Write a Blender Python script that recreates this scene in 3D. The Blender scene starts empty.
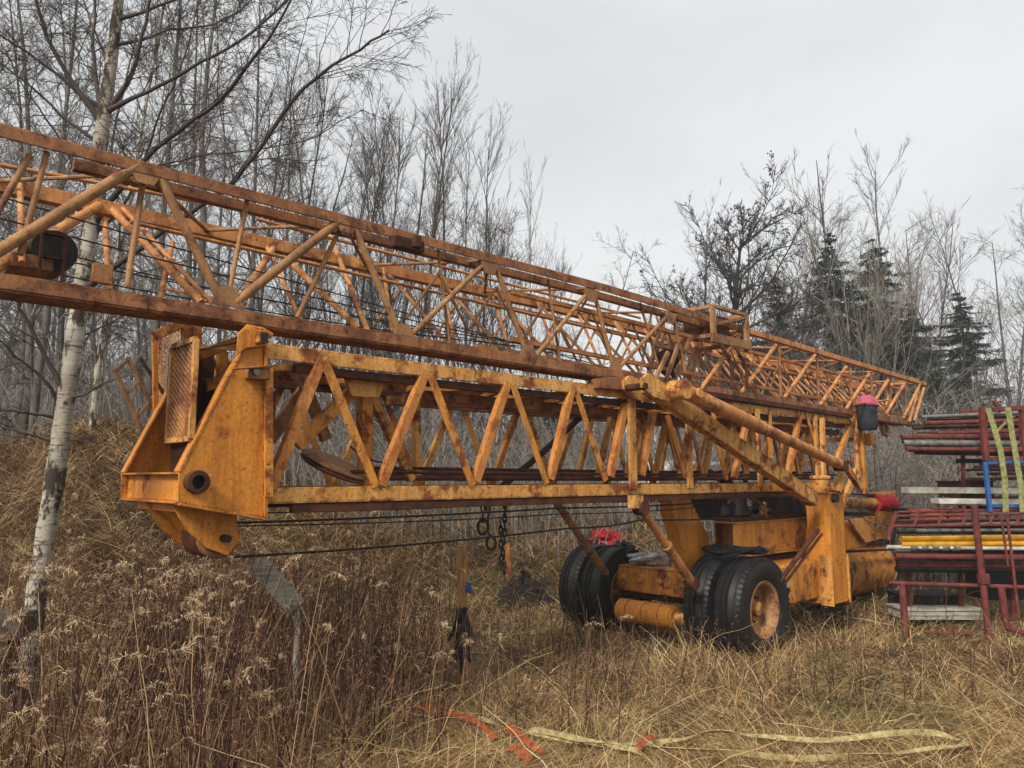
import bpy, math, random
import numpy as np
from mathutils import Vector, Matrix
C = bpy.context.scene
R = math.radians
# ---------------------------------------------------------------- camera
F_PX, CAM_H = 760.0, 1.7
PITCH = math.atan(94/760)
cd = bpy.data.cameras.new('camera'); cam = bpy.data.objects.new('camera', cd); C.collection.objects.link(cam)
cd.sensor_width = 36; cd.lens = F_PX/1024*36; cd.clip_end = 1000; cd.clip_start = 0.05
cam.location = (0, 0, CAM_H); cam.rotation_euler = (R(90)+PITCH, 0, 0)
C.camera = cam
# ---------------------------------------------------------------- world: overcast
SUN_EL, SUN_AZ = 38, -28     # azimuth measured from behind the camera, towards the left
w = bpy.data.worlds.new('World'); C.world = w; w.use_nodes = True
nt = w.node_tree; nt.nodes.clear()
wo = nt.nodes.new('ShaderNodeOutputWorld'); bg = nt.nodes.new('ShaderNodeBackground')
sk = nt.nodes.new('ShaderNodeTexSky'); sk.sky_type = 'NISHITA'; sk.sun_disc = False
sk.sun_elevation = R(SUN_EL); sk.sun_rotation = R(180+SUN_AZ)
tc = nt.nodes.new('ShaderNodeTexCoord'); mp = nt.nodes.new('ShaderNodeMapping'); mp.inputs['Scale'].default_value = (1, 1, 2.6)
no = nt.nodes.new('ShaderNodeTexNoise'); no.inputs['Scale'].default_value = 1.3; no.inputs['Detail'].default_value = 5; no.inputs['Roughness'].default_value = .48
cr = nt.nodes.new('ShaderNodeValToRGB')
cr.color_ramp.elements[0].position = .36; cr.color_ramp.elements[0].color = (.52, .53, .535, 1)
cr.color_ramp.elements[1].position = .60; cr.color_ramp.elements[1].color = (.645, .655, .652, 1)
sc_ = nt.nodes.new('ShaderNodeVectorMath'); sc_.operation = 'SCALE'; sc_.inputs['Scale'].default_value = 7.6
mx = nt.nodes.new('ShaderNodeMix'); mx.data_type = 'RGBA'; mx.inputs['Factor'].default_value = .94
nt.links.new(tc.outputs['Generated'], mp.inputs['Vector']); nt.links.new(mp.outputs[0], no.inputs['Vector'])
nt.links.new(no.outputs['Fac'], cr.inputs[0]); nt.links.new(cr.outputs[0], sc_.inputs[0])
nt.links.new(sk.outputs[0], mx.inputs['A']); nt.links.new(sc_.outputs[0], mx.inputs['B'])
nt.links.new(mx.outputs['Result'], bg.inputs['Color']); bg.inputs['Strength'].default_value = .0605
nt.links.new(bg.outputs[0], wo.inputs[0])
sd = bpy.data.lights.new('sun', 'SUN'); sun = bpy.data.objects.new('sun', sd); C.collection.objects.link(sun)
sd.energy = 1.5; sd.angle = R(14); sd.color = (1, .96, .9)
sv = Vector((math.sin(R(SUN_AZ))*math.cos(R(SUN_EL)), -math.cos(R(SUN_AZ))*math.cos(R(SUN_EL)), math.sin(R(SUN_EL))))
sun.rotation_euler = sv.to_track_quat('Z', 'Y').to_euler()
C.view_settings.view_transform = 'Standard'; C.view_settings.look = 'None'; C.view_settings.exposure = 1.6; C.view_settings.gamma = 1
C.render.engine = 'CYCLES'; C.cycles.max_bounces = 5; C.cycles.diffuse_bounces = 3

# ---------------------------------------------------------------- coordinates
AX = R(43); UX = Vector((math.cos(AX), math.sin(AX), 0)); VX = Vector((-math.sin(AX), math.cos(AX), 0))
OU, OV = 7.0, 5.0                                   # crane origin in (u, v)
CRANE = UX*OU + VX*OV
def ray(px, py):
    x = (px-512)/F_PX; y = (384-py)/F_PX
    return Vector((x, math.cos(PITCH)-y*math.sin(PITCH), math.sin(PITCH)+y*math.cos(PITCH)))
def loc(q): return Vector((q.dot(UX)-OU, q.dot(VX)-OV, q.z))
def LP(px, py, v):                                  # crane-local point on the vertical plane v
    d = ray(px, py); q = d*(v/d.dot(VX)); q.z += CAM_H; return loc(q)
def LU(px, py, u):
    d = ray(px, py); q = d*(u/d.dot(UX)); q.z += CAM_H; return loc(q)
def WY(px, py, Y):                                  # world point at depth Y
    d = ray(px, py); q = d*(Y/d.y); q.z += CAM_H; return q
def ss(t):
    t = np.clip(t, 0, 1); return t*t*(3-2*t)
def gh(x, y):
    x = np.asarray(x, float); y = np.asarray(y, float)
    y0 = 6.3+3.2*ss((x+5)/6)
    b = (1.15+1.15*ss((-x-2)/5))*(1-ss((x-1.5)/5))*ss((y-y0)/5)
    n = .035*np.sin(x*1.7+.6*y)+.03*np.sin(y*2.3-x*.9)+.015*np.sin(x*5.1+2)*np.sin(y*4.3)
    near = .12*ss((3.2-x)/6)*ss((7-y)/3)
    return b+n+near+.10*b*np.sin(x*2.2+y*1.3)
def g1(x, y): return float(gh(x, y))

# ---------------------------------------------------------------- mesh helpers
class MB:
    def __init__(s): s.v = []; s.f = []
    def add(s, vs, fs):
        o = len(s.v); s.v += [tuple(x) for x in vs]; s.f += [tuple(i+o for i in f) for f in fs]; return s
    def box(s, a, b):
        x0, y0, z0 = [min(i, j) for i, j in zip(a, b)]; x1, y1, z1 = [max(i, j) for i, j in zip(a, b)]
        return s.add([(x0,y0,z0),(x1,y0,z0),(x1,y1,z0),(x0,y1,z0),(x0,y0,z1),(x1,y0,z1),(x1,y1,z1),(x0,y1,z1)],
                     [(0,3,2,1),(4,5,6,7),(0,1,5,4),(1,2,6,5),(2,3,7,6),(3,0,4,7)])
    def beam(s, p, q, w, d, ref=(0,1,0), off=0.0):
        # w: size across, in the plane square to ref; d: size along ref
        p, q = Vector(p), Vector(q); t = (q-p).normalized(); r = Vector(ref)
        n = t.cross(r).normalized(); r = n.cross(t).normalized()
        vs = []
        for c in (p, q):
            for i, j in ((-1,-1),(1,-1),(1,1),(-1,1)): vs.append(c+n*(w/2*i)+r*(d/2*j+off))
        return s.add(vs, [(0,3,2,1),(4,5,6,7),(0,1,5,4),(1,2,6,5),(2,3,7,6),(3,0,4,7)])
    def angle(s, p, q, w, d, th=.008, side=1, ref=(0,1,0)):   # angle iron: flat leg square to ref, second leg along ref
        p, q = Vector(p), Vector(q); t = (q-p).normalized(); r = Vector(ref)
        n = t.cross(r).normalized()*side; r = r-t*t.dot(r); r.normalize()
        s.beam(p, q, w, th, ref)
        o = n*(w/2-th/2)+r*(d/2+th*.2)
        return s.beam(p+o, q+o, th*.98, d, ref)
    def tube(s, pts, rad, n=10, cap=True, closed=False):
        pts = [Vector(p) for p in pts]; m = len(pts)
        rad = rad if hasattr(rad, '__len__') else [rad]*m
        vs = []; a = None
        for i, p in enumerate(pts):
            if closed: t = (pts[(i+1) % m]-pts[i-1]).normalized()
            else: t = (pts[min(i+1, m-1)]-pts[max(i-1, 0)]).normalized()
            if a is None:
                a = t.cross(Vector((0,0,1))) if abs(t.z) < .9 else t.cross(Vector((1,0,0)))
            a = (a-t*a.dot(t)).normalized(); b = t.cross(a)
            for k in range(n):
                an = 2*math.pi*k/n; vs.append(p+(a*math.cos(an)+b*math.sin(an))*rad[i])
        fs = []
        for i in range(m if closed else m-1):
            j = (i+1) % m
            for k in range(n): fs.append((i*n+k, i*n+(k+1) % n, j*n+(k+1) % n, j*n+k))
        if cap and not closed: fs += [tuple(range(n-1,-1,-1)), tuple(range((m-1)*n, m*n))]
        return s.add(vs, fs)
    def prism(s, poly, off):                        # polygon of 3-D points, extruded by vector off
        n = len(poly); off = Vector(off); a = [Vector(p) for p in poly]
        vs = a+[p+off for p in a]
        return s.add(vs, [tuple(range(n-1,-1,-1)), tuple(range(n, 2*n))]+[(i, (i+1) % n, n+(i+1) % n, n+i) for i in range(n)])
    def lathe(s, c, axis, prof, n=32, closed=False):               # prof: (along axis, radius)
        c = Vector(c); ax = Vector(axis).normalized()
        a = ax.orthogonal().normalized(); b = ax.cross(a); vs = []
        for h, r in prof:
            for k in range(n):
                an = 2*math.pi*k/n; vs.append(c+ax*h+(a*math.cos(an)+b*math.sin(an))*r)
        m = len(prof); fs = []
        for i in range(m if closed else m-1):
            j = (i+1) % m
            for k in range(n): fs.append((i*n+k, i*n+(k+1) % n, j*n+(k+1) % n, j*n+k))
        if not closed: fs += [tuple(range(n-1,-1,-1)), tuple(range((m-1)*n, m*n))]
        return s.add(vs, fs)
    def build(s, name, mat, parent=None, smooth=True, bevel=0):
        me = bpy.data.meshes.new(name); me.from_pydata(s.v, [], s.f); me.update()
        me.materials.append(mat)
        if smooth:
            me.shade_smooth()
            if hasattr(me, 'set_sharp_from_angle'): me.set_sharp_from_angle(angle=R(38))
        import bmesh
        bm = bmesh.new(); bm.from_mesh(me); bmesh.ops.recalc_face_normals(bm, faces=bm.faces); bm.to_mesh(me); bm.free()
        o = bpy.data.objects.new(name, me); C.collection.objects.link(o)
        if parent is not None: o.parent = parent
        if bevel:
            m = o.modifiers.new('bevel', 'BEVEL'); m.width = bevel; m.segments = 1; m.limit_method = 'ANGLE'; m.angle_limit = R(50)
        return o
def empty(name, at=(0,0,0), rz=0):
    o = bpy.data.objects.new(name, None); C.collection.objects.link(o); o.location = at; o.rotation_euler.z = rz; o.empty_display_size = .2
    return o
def tag(o, label=None, cat=None, group=None, kind=None):
    if label: o['label'] = label
    if cat: o['category'] = cat
    if group: o['group'] = group
    if kind: o['kind'] = kind
    return o
def raw_mesh(name, V, Fq, mats, mi=None, parent=None, smooth=True, quads=True):
    me = bpy.data.meshes.new(name); k = Fq.shape[1]; nf = len(Fq)
    me.vertices.add(len(V)); me.vertices.foreach_set('co', np.ascontiguousarray(V, dtype=np.float32).ravel())
    me.loops.add(nf*k); me.loops.foreach_set('vertex_index', np.ascontiguousarray(Fq, dtype=np.int32).ravel())
    me.polygons.add(nf); me.polygons.foreach_set('loop_start', np.arange(0, nf*k, k, dtype=np.int32))
    me.polygons.foreach_set('loop_total', np.full(nf, k, dtype=np.int32))
    for m in (mats if isinstance(mats, (list, tuple)) else [mats]): me.materials.append(m)
    if mi is not None: me.polygons.foreach_set('material_index', np.ascontiguousarray(mi, dtype=np.int32))
    me.update(calc_edges=True)
    if smooth: me.shade_smooth()
    o = bpy.data.objects.new(name, me); C.collection.objects.link(o)
    if parent is not None: o.parent = parent
    return o

# ---------------------------------------------------------------- materials
def hx(h): 
    c = [int(h[i:i+2], 16)/255 for i in (0,2,4)]
    return tuple((x/12.92 if x <= .04045 else ((x+.055)/1.055)**2.4) for x in c)+(1,)
class Mat:
    def __init__(s, name, rough=.8, spec=.3, metal=0):
        s.m = bpy.data.materials.new(name); s.m.use_nodes = True; s.t = s.m.node_tree
        s.b = s.t.nodes['Principled BSDF']; s.b.inputs['Roughness'].default_value = rough
        s.b.inputs['Specular IOR Level'].default_value = spec; s.b.inputs['Metallic'].default_value = metal
        s.co = s.t.nodes.new('ShaderNodeTexCoord')
    def n(s, ty, **kw):
        x = s.t.nodes.new(ty)
        for k, v in kw.items(): x.inputs[k].default_value = v
        return x
    def l(s, a, b): s.t.links.new(a, b)
    def vec(s, scale=(1,1,1), space='Object'):
        m = s.n('ShaderNodeMapping'); m.inputs['Scale'].default_value = scale; s.l(s.co.outputs[space], m.inputs[0]); return m.outputs[0]
    def noise(s, scale, detail=4, rough=.55, st=(1,1,1), space='Object'):
        x = s.n('ShaderNodeTexNoise', Scale=scale, Detail=detail, Roughness=rough); s.l(s.vec(st, space), x.inputs['Vector']); return x.outputs['Fac']
    def ramp(s, fac, stops):
        r = s.n('ShaderNodeValToRGB'); e = r.color_ramp.elements
        while len(e) < len(stops): e.new(.5)
        for i, (p, c) in enumerate(stops): e[i].position = p; e[i].color = c if len(c) == 4 else (*c, 1)
        s.l(fac, r.inputs[0]); return r.outputs[0]
    def mix(s, fac, a, b, mode='MIX'):
        x = s.n('ShaderNodeMix'); x.data_type = 'RGBA'; x.blend_type = mode
        for sock, val in ((x.inputs['Factor'], fac), (x.inputs['A'], a), (x.inputs['B'], b)):
            if hasattr(val, 'links'): s.l(val, sock)
            else: sock.default_value = val
        return x.outputs['Result']
    def col(s, c):
        if hasattr(c, 'links'): s.l(c, s.b.inputs['Base Color'])
        else: s.b.inputs['Base Color'].default_value = c
        return s
    def bump(s, h, strength=.4, dist=.01):
        b = s.n('ShaderNodeBump', Strength=strength, Distance=dist); s.l(h, b.inputs['Height']); s.l(b.outputs[0], s.b.inputs['Normal']); return s
BW = ((0,0,0,1),(1,1,1,1))
def paint(name, c0, c1, rust=(hx('5a2c16'), hx('8a4a22')), amount=.5, grime=.5, rough=.55, edge=True):
    m = Mat(name, rough, .35)
    base = m.ramp(m.noise(2.2, 6, .6), [(.3, c0), (.7, c1)])
    st = m.ramp(m.noise(1, 5, .65, (9, 9, .9)), [(.42, BW[0]), (.75, BW[1])])          # streaks that ran down with rain
    gr = m.n('ShaderNodeMath', **{}); gr.operation = 'MULTIPLY'; gr.inputs[1].default_value = grime; m.l(st, gr.inputs[0])
    c = m.mix(gr.outputs[0], base, (c0[0]*.38, c0[1]*.30, c0[2]*.35, 1))
    rr_ = m.ramp(m.noise(1, 6, .7, (16, 16, 1.3)), [(.54, BW[0]), (.66, BW[1])])        # thin rust runs
    rk = m.n('ShaderNodeMath'); rk.operation = 'MULTIPLY'; rk.inputs[1].default_value = .28+.5*amount; m.l(rr_, rk.inputs[0])
    c = m.mix(rk.outputs[0], c, rust[1])
    ch_ = m.ramp(m.noise(34, 5, .75), [(.60, BW[0]), (.66, BW[1])]); c = m.mix(ch_, c, rust[0])   # chips
    fine = m.ramp(m.noise(60, 3, .7), [(.35, (.72,.70,.66,1)), (.6, (1,1,1,1))])
    c = m.mix(1, c, fine, 'MULTIPLY')
    rn = m.noise(4.5, 10, .72)
    lo = .665-.20*amount
    rf = m.ramp(rn, [(lo, BW[0]), (lo+.085, BW[1])])
    rc = m.ramp(m.noise(25, 4), [(.35, rust[0]), (.65, rust[1])])
    c = m.mix(rf, c, rc)
    if edge:                                   # paint worn to rust along edges and seams
        bv = m.n('ShaderNodeBevel', Radius=.011); bv.samples = 4; ge = m.n('ShaderNodeNewGeometry')
        dt = m.n('ShaderNodeVectorMath'); dt.operation = 'DOT_PRODUCT'; m.l(bv.outputs[0], dt.inputs[0]); m.l(ge.outputs['Normal'], dt.inputs[1])
        pe = m.ramp(dt.outputs['Value'], [(.90, BW[1]), (.985, BW[0])])
        en = m.ramp(m.noise(11, 5, .7), [(.44, BW[0]), (.56, BW[1])])
        c = m.mix(m.mix(1, pe, en, 'MULTIPLY'), c, rust[0])
    m.col(c)
    rr = m.mix(rf, (rough,)*3+(1,), (.9,.9,.9,1)); m.l(rr, m.b.inputs['Roughness'])
    m.bump(m.noise(18, 6, .7), .35, .004)
    return m.m
def plain(name, c0, c1=None, scale=8, rough=.8, st=(1,1,1), bump=.3, spec=.3, metal=0, dist=.005):
    m = Mat(name, rough, spec, metal); c1 = c1 or tuple(x*.6 for x in c0[:3])+(1,)
    m.col(m.ramp(m.noise(scale, 6, .6, st), [(.32, c1), (.68, c0)]))
    if bump: m.bump(m.noise(scale*3, 5, .65, st), bump, dist)
    return m.m
def island(name, stops, rough=.85, patch=None, trans=0):     # one colour for each blade or twig
    m = Mat(name, rough, .2); ge = m.n('ShaderNodeNewGeometry')
    c = m.ramp(ge.outputs['Random Per Island'], stops)
    if patch:
        f = m.ramp(m.noise(patch[0], 3, .5), [(patch[1], BW[0]), (patch[1]+.15, BW[1])])
        c2 = m.ramp(ge.outputs['Random Per Island'], patch[2]); c = m.mix(f, c, c2)
    m.col(c); return m.m
M = {}
M['paint'] = paint('weathered_yellow_paint', hx('c67c2a'), hx('e2a046'), amount=.75, grime=.75)
M['plate'] = paint('orange_plate_paint', hx('cb7d22'), hx('de9438'), amount=.42, grime=.7)
M['pale'] = paint('faded_and_lit_yellow_paint', hx('d29040'), hx('e6b065'), amount=.8, grime=.65)
M['brace'] = paint('streaked_brace_paint', hx('c47e38'), hx('dc984a'), rust=(hx('7a4020'), hx('a5602f')), amount=.9, grime=.55)
M['jib'] = paint('rust_stained_jib_paint', hx('8e5c38'), hx('b37a4a'), rust=(hx('4a2d1e'), hx('784a30')), amount=.9, grime=.8, rough=.7)
M['jibtube'] = paint('faded_jib_tube_paint', hx('916640'), hx('b98a58'), rust=(hx('56382a'), hx('84583c')), amount=.75, grime=.7, rough=.7)
M['jibfar'] = paint('ochre_jib_paint', hx('c07c44'), hx('d89a5c'), rust=(hx('6a4228'), hx('96603c')), amount=.8, grime=.6, rough=.7)
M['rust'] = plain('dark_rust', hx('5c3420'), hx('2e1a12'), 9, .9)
M['grease'] = plain('greasy_dark_steel', hx('2b241f'), hx('100e0d'), 12, .6)
M['rubber'] = plain('tyre_rubber', hx('232220'), hx('121110'), 14, .5, bump=.5, dist=.003)
M['rope'] = plain('wire_rope_steel', hx('2f2a27'), hx('141211'), 60, .6)
M['red'] = plain('red_painted_steel', hx('7d3a34'), hx('3f2420'), 16, .8)
M['redbright'] = plain('bright_red_paint', hx('b3202a'), hx('6d141a'), 20, .5)
M['blue'] = plain('blue_painted_steel', hx('2f62a3'), hx('27456f'), 12, .6)
M['pipeyellow'] = plain('yellow_pipe_paint', hx('e0a41c'), hx('b47d14'), 10, .5)
M['galv'] = plain('galvanised_steel', hx('8f8c84'), hx('4e4a44'), 14, .55, metal=.4)
M['whitepl'] = plain('white_painted_board', hx('cfcabd'), hx('97917f'), 9, .7)
M['pink'] = plain('faded_pink_plastic', hx('b9566c'), hx('8f3f52'), 14, .6)
M['slate'] = plain('dark_grey_cloth', hx('33393d'), hx('1c2023'), 10, .85)
M['cloth'] = plain('grubby_white_sheet', hx('c9c8c2'), hx('8b8982'), 10, .8)
M['black'] = plain('black_plastic', hx('1b1b1c'), hx('0c0c0d'), 12, .55)
M['wood'] = plain('weathered_wood', hx('b5afa0'), hx('7a7364'), 6, .9, (1,1,12))
M['woodlight'] = plain('fresh_wood', hx('b98a55'), hx('7d5a36'), 6, .85, (8,8,1))
M['timber'] = plain('old_timber', hx('6a6255'), hx('34302a'), 5, .9, (1,9,9))
M['strapy'] = plain('dirty_yellow_webbing', hx('c0b07c'), hx('75643f'), 30, .9)
M['strapg'] = plain('green_yellow_webbing', hx('9b9a63'), hx('62633f'), 22, .9)
M['strapo'] = plain('orange_webbing', hx('b35a30'), hx('6b3820'), 26, .85)
M['soil'] = plain('dark_heap', hx('3a3129'), hx('1b1714'), 9, .95, bump=1, dist=.05)
M['bark'] = plain('dark_bark', hx('4a423c'), hx('2a2522'), 9, .95, (1,1,.4))
M['greybark'] = plain('grey_bark', hx('6a645c'), hx('3e3a36'), 9, .95, (1,1,.4))
M['twig'] = island('dark_twigs', [(0, hx('332d2b')), (1, hx('5a504a'))])
M['twiggrey'] = island('grey_twigs', [(0, hx('554f4a')), (1, hx('8d857b'))])
M['twigpale'] = island('pale_twigs', [(0, hx('6a635a')), (1, hx('968d80'))])
M['needle'] = island('spruce_needles', [(0, hx('20261f')), (.6, hx('343b32')), (1, hx('525848'))])
M['deadleaf'] = island('dead_leaves', [(0, hx('2a2320')), (1, hx('4a3d31'))])
# birch bark
m = Mat('birch_bark', .85, .2)
b1 = m.ramp(m.noise(3, 4), [(.3, hx('8f8675')), (.7, hx('bdb5a3'))])
lent = m.ramp(m.noise(2.2, 5, .7, (3, 3, 22)), [(.54, BW[0]), (.60, BW[1])])
pat = m.ramp(m.noise(4.2, 8, .75, (1.6, 1.6, .8)), [(.485, BW[0]), (.55, BW[1])])
c = m.mix(lent, b1, hx('6b5f52')); c = m.mix(pat, c, hx('3f352d')); m.col(c); m.bump(m.noise(14, 6, .7, (1,1,2)), .7, .012); M['birch'] = m.m
# ground
m = Mat('ground_thatch', .95, .1)
a = m.ramp(m.noise(9, 8, .7), [(.3, hx('241c14')), (.5, hx('4a3b2a')), (.72, hx('75603f'))])
g = m.ramp(m.noise(14, 6, .7), [(.3, hx('3b3c20')), (.7, hx('676a3a'))])
f = m.ramp(m.noise(.9, 6, .65), [(.48, BW[0]), (.58, BW[1])])
m.col(m.mix(f, a, g)); m.bump(m.noise(22, 8, .75), 1, .04); M['ground'] = m.m
M['grass'] = island('dry_grass_blades', [(0, hx('4a3824')), (.4, hx('8f7048')), (.75, hx('c3a36c')), (.93, hx('d8bc86')), (1, hx('e6d3a6'))], patch=(.55, .56, [(0, hx('554f2a')), (.5, hx('7b7642')), (1, hx('ab9d66'))]))
M['bankgrass'] = island('brown_bank_grass', [(0, hx('3f2c1e')), (.45, hx('7a5b40')), (.8, hx('a5855c')), (1, hx('cdb282'))])
M['thatch'] = island('old_brown_thatch', [(0, hx('2c1f16')), (.5, hx('66492f')), (1, hx('a07c56'))])
M['stem'] = island('reddish_weed_stems', [(0, hx('2e1c16')), (.5, hx('553628')), (.8, hx('82604a')), (1, hx('b4966f'))])
M['stemdark'] = island('dark_weed_stems', [(0, hx('1f1410')), (.7, hx('482e23')), (1, hx('6e5040'))])
M['plume'] = island('seed_plumes', [(0, hx('78603f')), (.5, hx('a88c6c')), (1, hx('d4bb98'))])
M['leafb'] = island('curled_brown_leaves', [(0, hx('4a3025')), (1, hx('95745a'))])

# ================================================================ GROUND
xs = np.concatenate([np.linspace(-220, -16, 30)[:-1], np.linspace(-16, 18, 190), np.linspace(18, 260, 34)[1:]])
ys = np.concatenate([np.linspace(-60, 0, 20)[:-1], np.linspace(0, 24, 150), np.linspace(24, 500, 44)[1:]])
GX, GY = np.meshgrid(xs, ys); GZ = gh(GX, GY)
Vg = np.stack([GX.ravel(), GY.ravel(), GZ.ravel()], 1); nx, ny = len(xs), len(ys)
ii = (np.arange(ny-1)[:,None]*nx+np.arange(nx-1)[None,:]).ravel()
tag(raw_mesh('ground', Vg, np.stack([ii, ii+1, ii+nx+1, ii+nx], 1), M['ground']), 'uneven ground of dry grass thatch rising to a bank', kind='structure')

# ================================================================ CRANE
crane = empty('folded_crane', CRANE, AX)
tag(crane, 'old yellow folded tower crane with lattice jib resting on its axle', 'crane')
VF, VB = 4.10, 5.00        # front and back faces of the mast
def seg(mb, a, b, v, w, d, kind='beam', side=1, v2=None, th=.008):
    p, q = LP(a[0], a[1], v), LP(b[0], b[1], v if v2 is None else v2)
    if kind == 'beam': mb.beam(p, q, w, d)
    elif kind == 'angle': mb.angle(p, q, w, d, th, side)
    elif kind == 'tube': mb.tube([p, q], w, 12)
    return mb
def U2(u, v, z): return Vector((u-OU, v-OV, z))
def pu(px, v=VF, py=400): return LP(px, py, v).x+OU

# ---- mast: chords
ZT, ZB = 2.42, 1.605
mb = MB()
u0, u1 = 1.80, 9.97
for v, s in ((VF, 1), (VB, -1)):
    o = .05*s
    mb.beam(U2(u0, v, ZT), U2(u1, v, ZT), .085, .012)               # upright leg of the angle
    mb.beam(U2(u0, v+o, ZT+.042), U2(u1, v+o, ZT+.042), .012, .11)
    mb.beam(U2(u0, v, ZB), U2(u1, v, ZB), .085, .012)
    mb.beam(U2(u0, v+o, ZB-.044), U2(u1, v+o, ZB-.044), .012, .11)
mast = mb.build('mast', M['pale'], crane, bevel=.003)  # paler paint on the chords puts the light on their flanges into the colour
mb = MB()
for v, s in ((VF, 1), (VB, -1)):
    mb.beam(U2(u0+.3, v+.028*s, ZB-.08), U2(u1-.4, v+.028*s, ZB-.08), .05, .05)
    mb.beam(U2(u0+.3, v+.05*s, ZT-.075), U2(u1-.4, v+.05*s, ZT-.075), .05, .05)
mb.build('rail', M['rust'], mast, bevel=.003)  # recessed rust-coloured strips; their dark also paints in the chords' shaded underside
# front braces, read as (foot, head)
fb = [((270,493),(323,359),1),((376,487),(324,360),0),((382,486),(427,371),1),((473,486),(430,374),0),((477,482),(509,382),1),((547,484),(513,385),0),
      ((552,480),(573,389),1),((606,481),(577,394),0),((612,477),(627,404),1),((643,476),(655,412),1),((686,478),(668,416),0),
      ((736,478),(752,407),1),((727,480),(712,408),0),((772,474),(770,410),0),((790,474),(802,412),1),((822,466),(806,412),0),((838,462),(856,415),1)]
for (a, b, k) in fb:
    near = a[0] < 480
    w = .062 if near else .058
    seg(MB(), a, b, VF-.012, w, .05, 'angle', 1 if k else -1).build('brace', M['brace'] if k else M['paint'], mast, bevel=.002)
for px, w in ((633,.09),(690,.07),(760,.06),(818,.06)):
    p = LP(px, 480, VF-.03); MB().beam(Vector((p.x, p.y, ZB)), Vector((p.x, p.y, ZT)), w, .03).build('post', M['pale'], mast, bevel=.003)
# back braces
us = [1.95+.385*i for i in range(21)]
for i in range(20):
    a, b = (ZB, ZT) if i % 2 == 0 else (ZT, ZB)
    MB().angle(U2(us[i]+.14, VB-.02, a), U2(us[i+1]+.14, VB-.02, b), .05, .04, .007, 1).build('brace', M['pale' if i % 3 else 'brace'], mast)
for i in range(0, 20, 1):
    z, dz = (ZT-.03, 0)
    v0, v1 = (VF+.05, VB-.05) if i % 2 else (VB-.05, VF+.05)
    MB().beam(U2(us[i], v0, z), U2(us[i+1], v1, z), .05, .04, (0,0,1)).build('cross_brace', M['paint'], mast)
for i in range(1, 20, 2):
    MB().beam(U2(us[i], VF+.05, ZB-.02), U2(us[i], VB-.05, ZB-.02), .05, .05, (0,0,1)).build('cross_member', M['paint'], mast)
# inner frame seen through the lattice
def poly(mb, pts, v, th): return mb.prism([LP(x, y, v) for x, y in pts], (0, th, 0))
poly(MB(), [(343,373),(388,378),(379,398),(352,396)], 4.22, .02).build('gusset_plate', M['pale'], mast, bevel=.002)
seg(MB(), (364,394), (366,494), 4.42, .09, .08).build('inner_post', M['paint'], mast, bevel=.004)
seg(MB(), (415,400), (417,480), 4.55, .055, .06).build('inner_post', M['pale'], mast, bevel=.004)
seg(MB(), (296,445), (352,392), 4.35, .085, .05).build('inner_strut', M['paint'], mast, bevel=.003)
seg(MB(), (372,397), (412,480), 4.42, .06, .05).build('inner_strut', M['pale'], mast, bevel=.003)
seg(MB(), (268,440), (318,372), 4.65, .09, .05).build('inner_strut', M['jibtube'], mast, bevel=.003)
seg(MB(), (326,440), (300,372), 4.55, .07, .05).build('inner_strut', M['jibtube'], mast, bevel=.003)
mb = MB(); c = LP(334, 466, 4.5)
mb.lathe(c, (.25,-.35,.9), [(-.03,.03),(-.03,.21),(-.012,.235),(-.006,.205),(.006,.205),(.012,.235),(.03,.21),(.03,.03)], 40)
mb.build('pulley', M['jibtube'], mast)
mb = MB()
for k, (v, z) in enumerate(((4.3,1.74),(4.42,1.70),(4.52,1.77),(4.62,1.71),(4.74,1.75),(4.84,1.72))):
    mb.tube([U2(2.6+.1*k, v, z), U2(6.0, v+.01, z-.01), U2(9.8, v, z)], .012+.006*(k % 2), 8)
mb.build('stored_pipe', M['rust'], mast)
mb = MB()
for v in (4.35, 4.6, 4.8): mb.beam(U2(3.2, v, 2.28), U2(9.8, v, 2.28), .07, .05)
mb.build('inner_rail', M['jib'], mast, bevel=.003)
mb = MB()
for i in range(11):
    u = 5.2+.42*i
    mb.angle(U2(u, 4.45, 1.68), U2(u+.21, 4.45, 2.25), .045, .04); mb.angle(U2(u+.21, 4.45, 2.25), U2(u+.42, 4.45, 1.68), .045, .04)
    mb.angle(U2(u+.1, 4.78, 1.68), U2(u+.31, 4.78, 2.25), .045, .04)
mb.build('inner_lattice', M['pale'], mast)
mb = MB(); mb.tube([LP(500,488,4.6), LP(540,455,4.6), LP(572,425,4.6), LP(600,400,4.62)], .028, 8); mb.build('hose', M['grease'], mast)
# mast tip frame
for (a, b, v, w) in (((824,494),(822,418),4.05,.05),((858,478),(856,420),4.1,.06),((838,516),(856,470),4.0,.07)): seg(MB(), a, b, v, w, .05).build('post', M['pale'], mast, bevel=.003)
mb = MB()
for z in (1.62, 1.9, 2.2, 2.4): mb.beam(U2(9.97, VF, z), U2(9.97, VB, z), .05, .05, (0,0,1))
for v in (VF, VB): mb.beam(U2(9.98, v, 1.5), U2(9.98, v, 2.46), .07, .06)
mb.build('end_frame', M['paint'], mast, bevel=.003)

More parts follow.
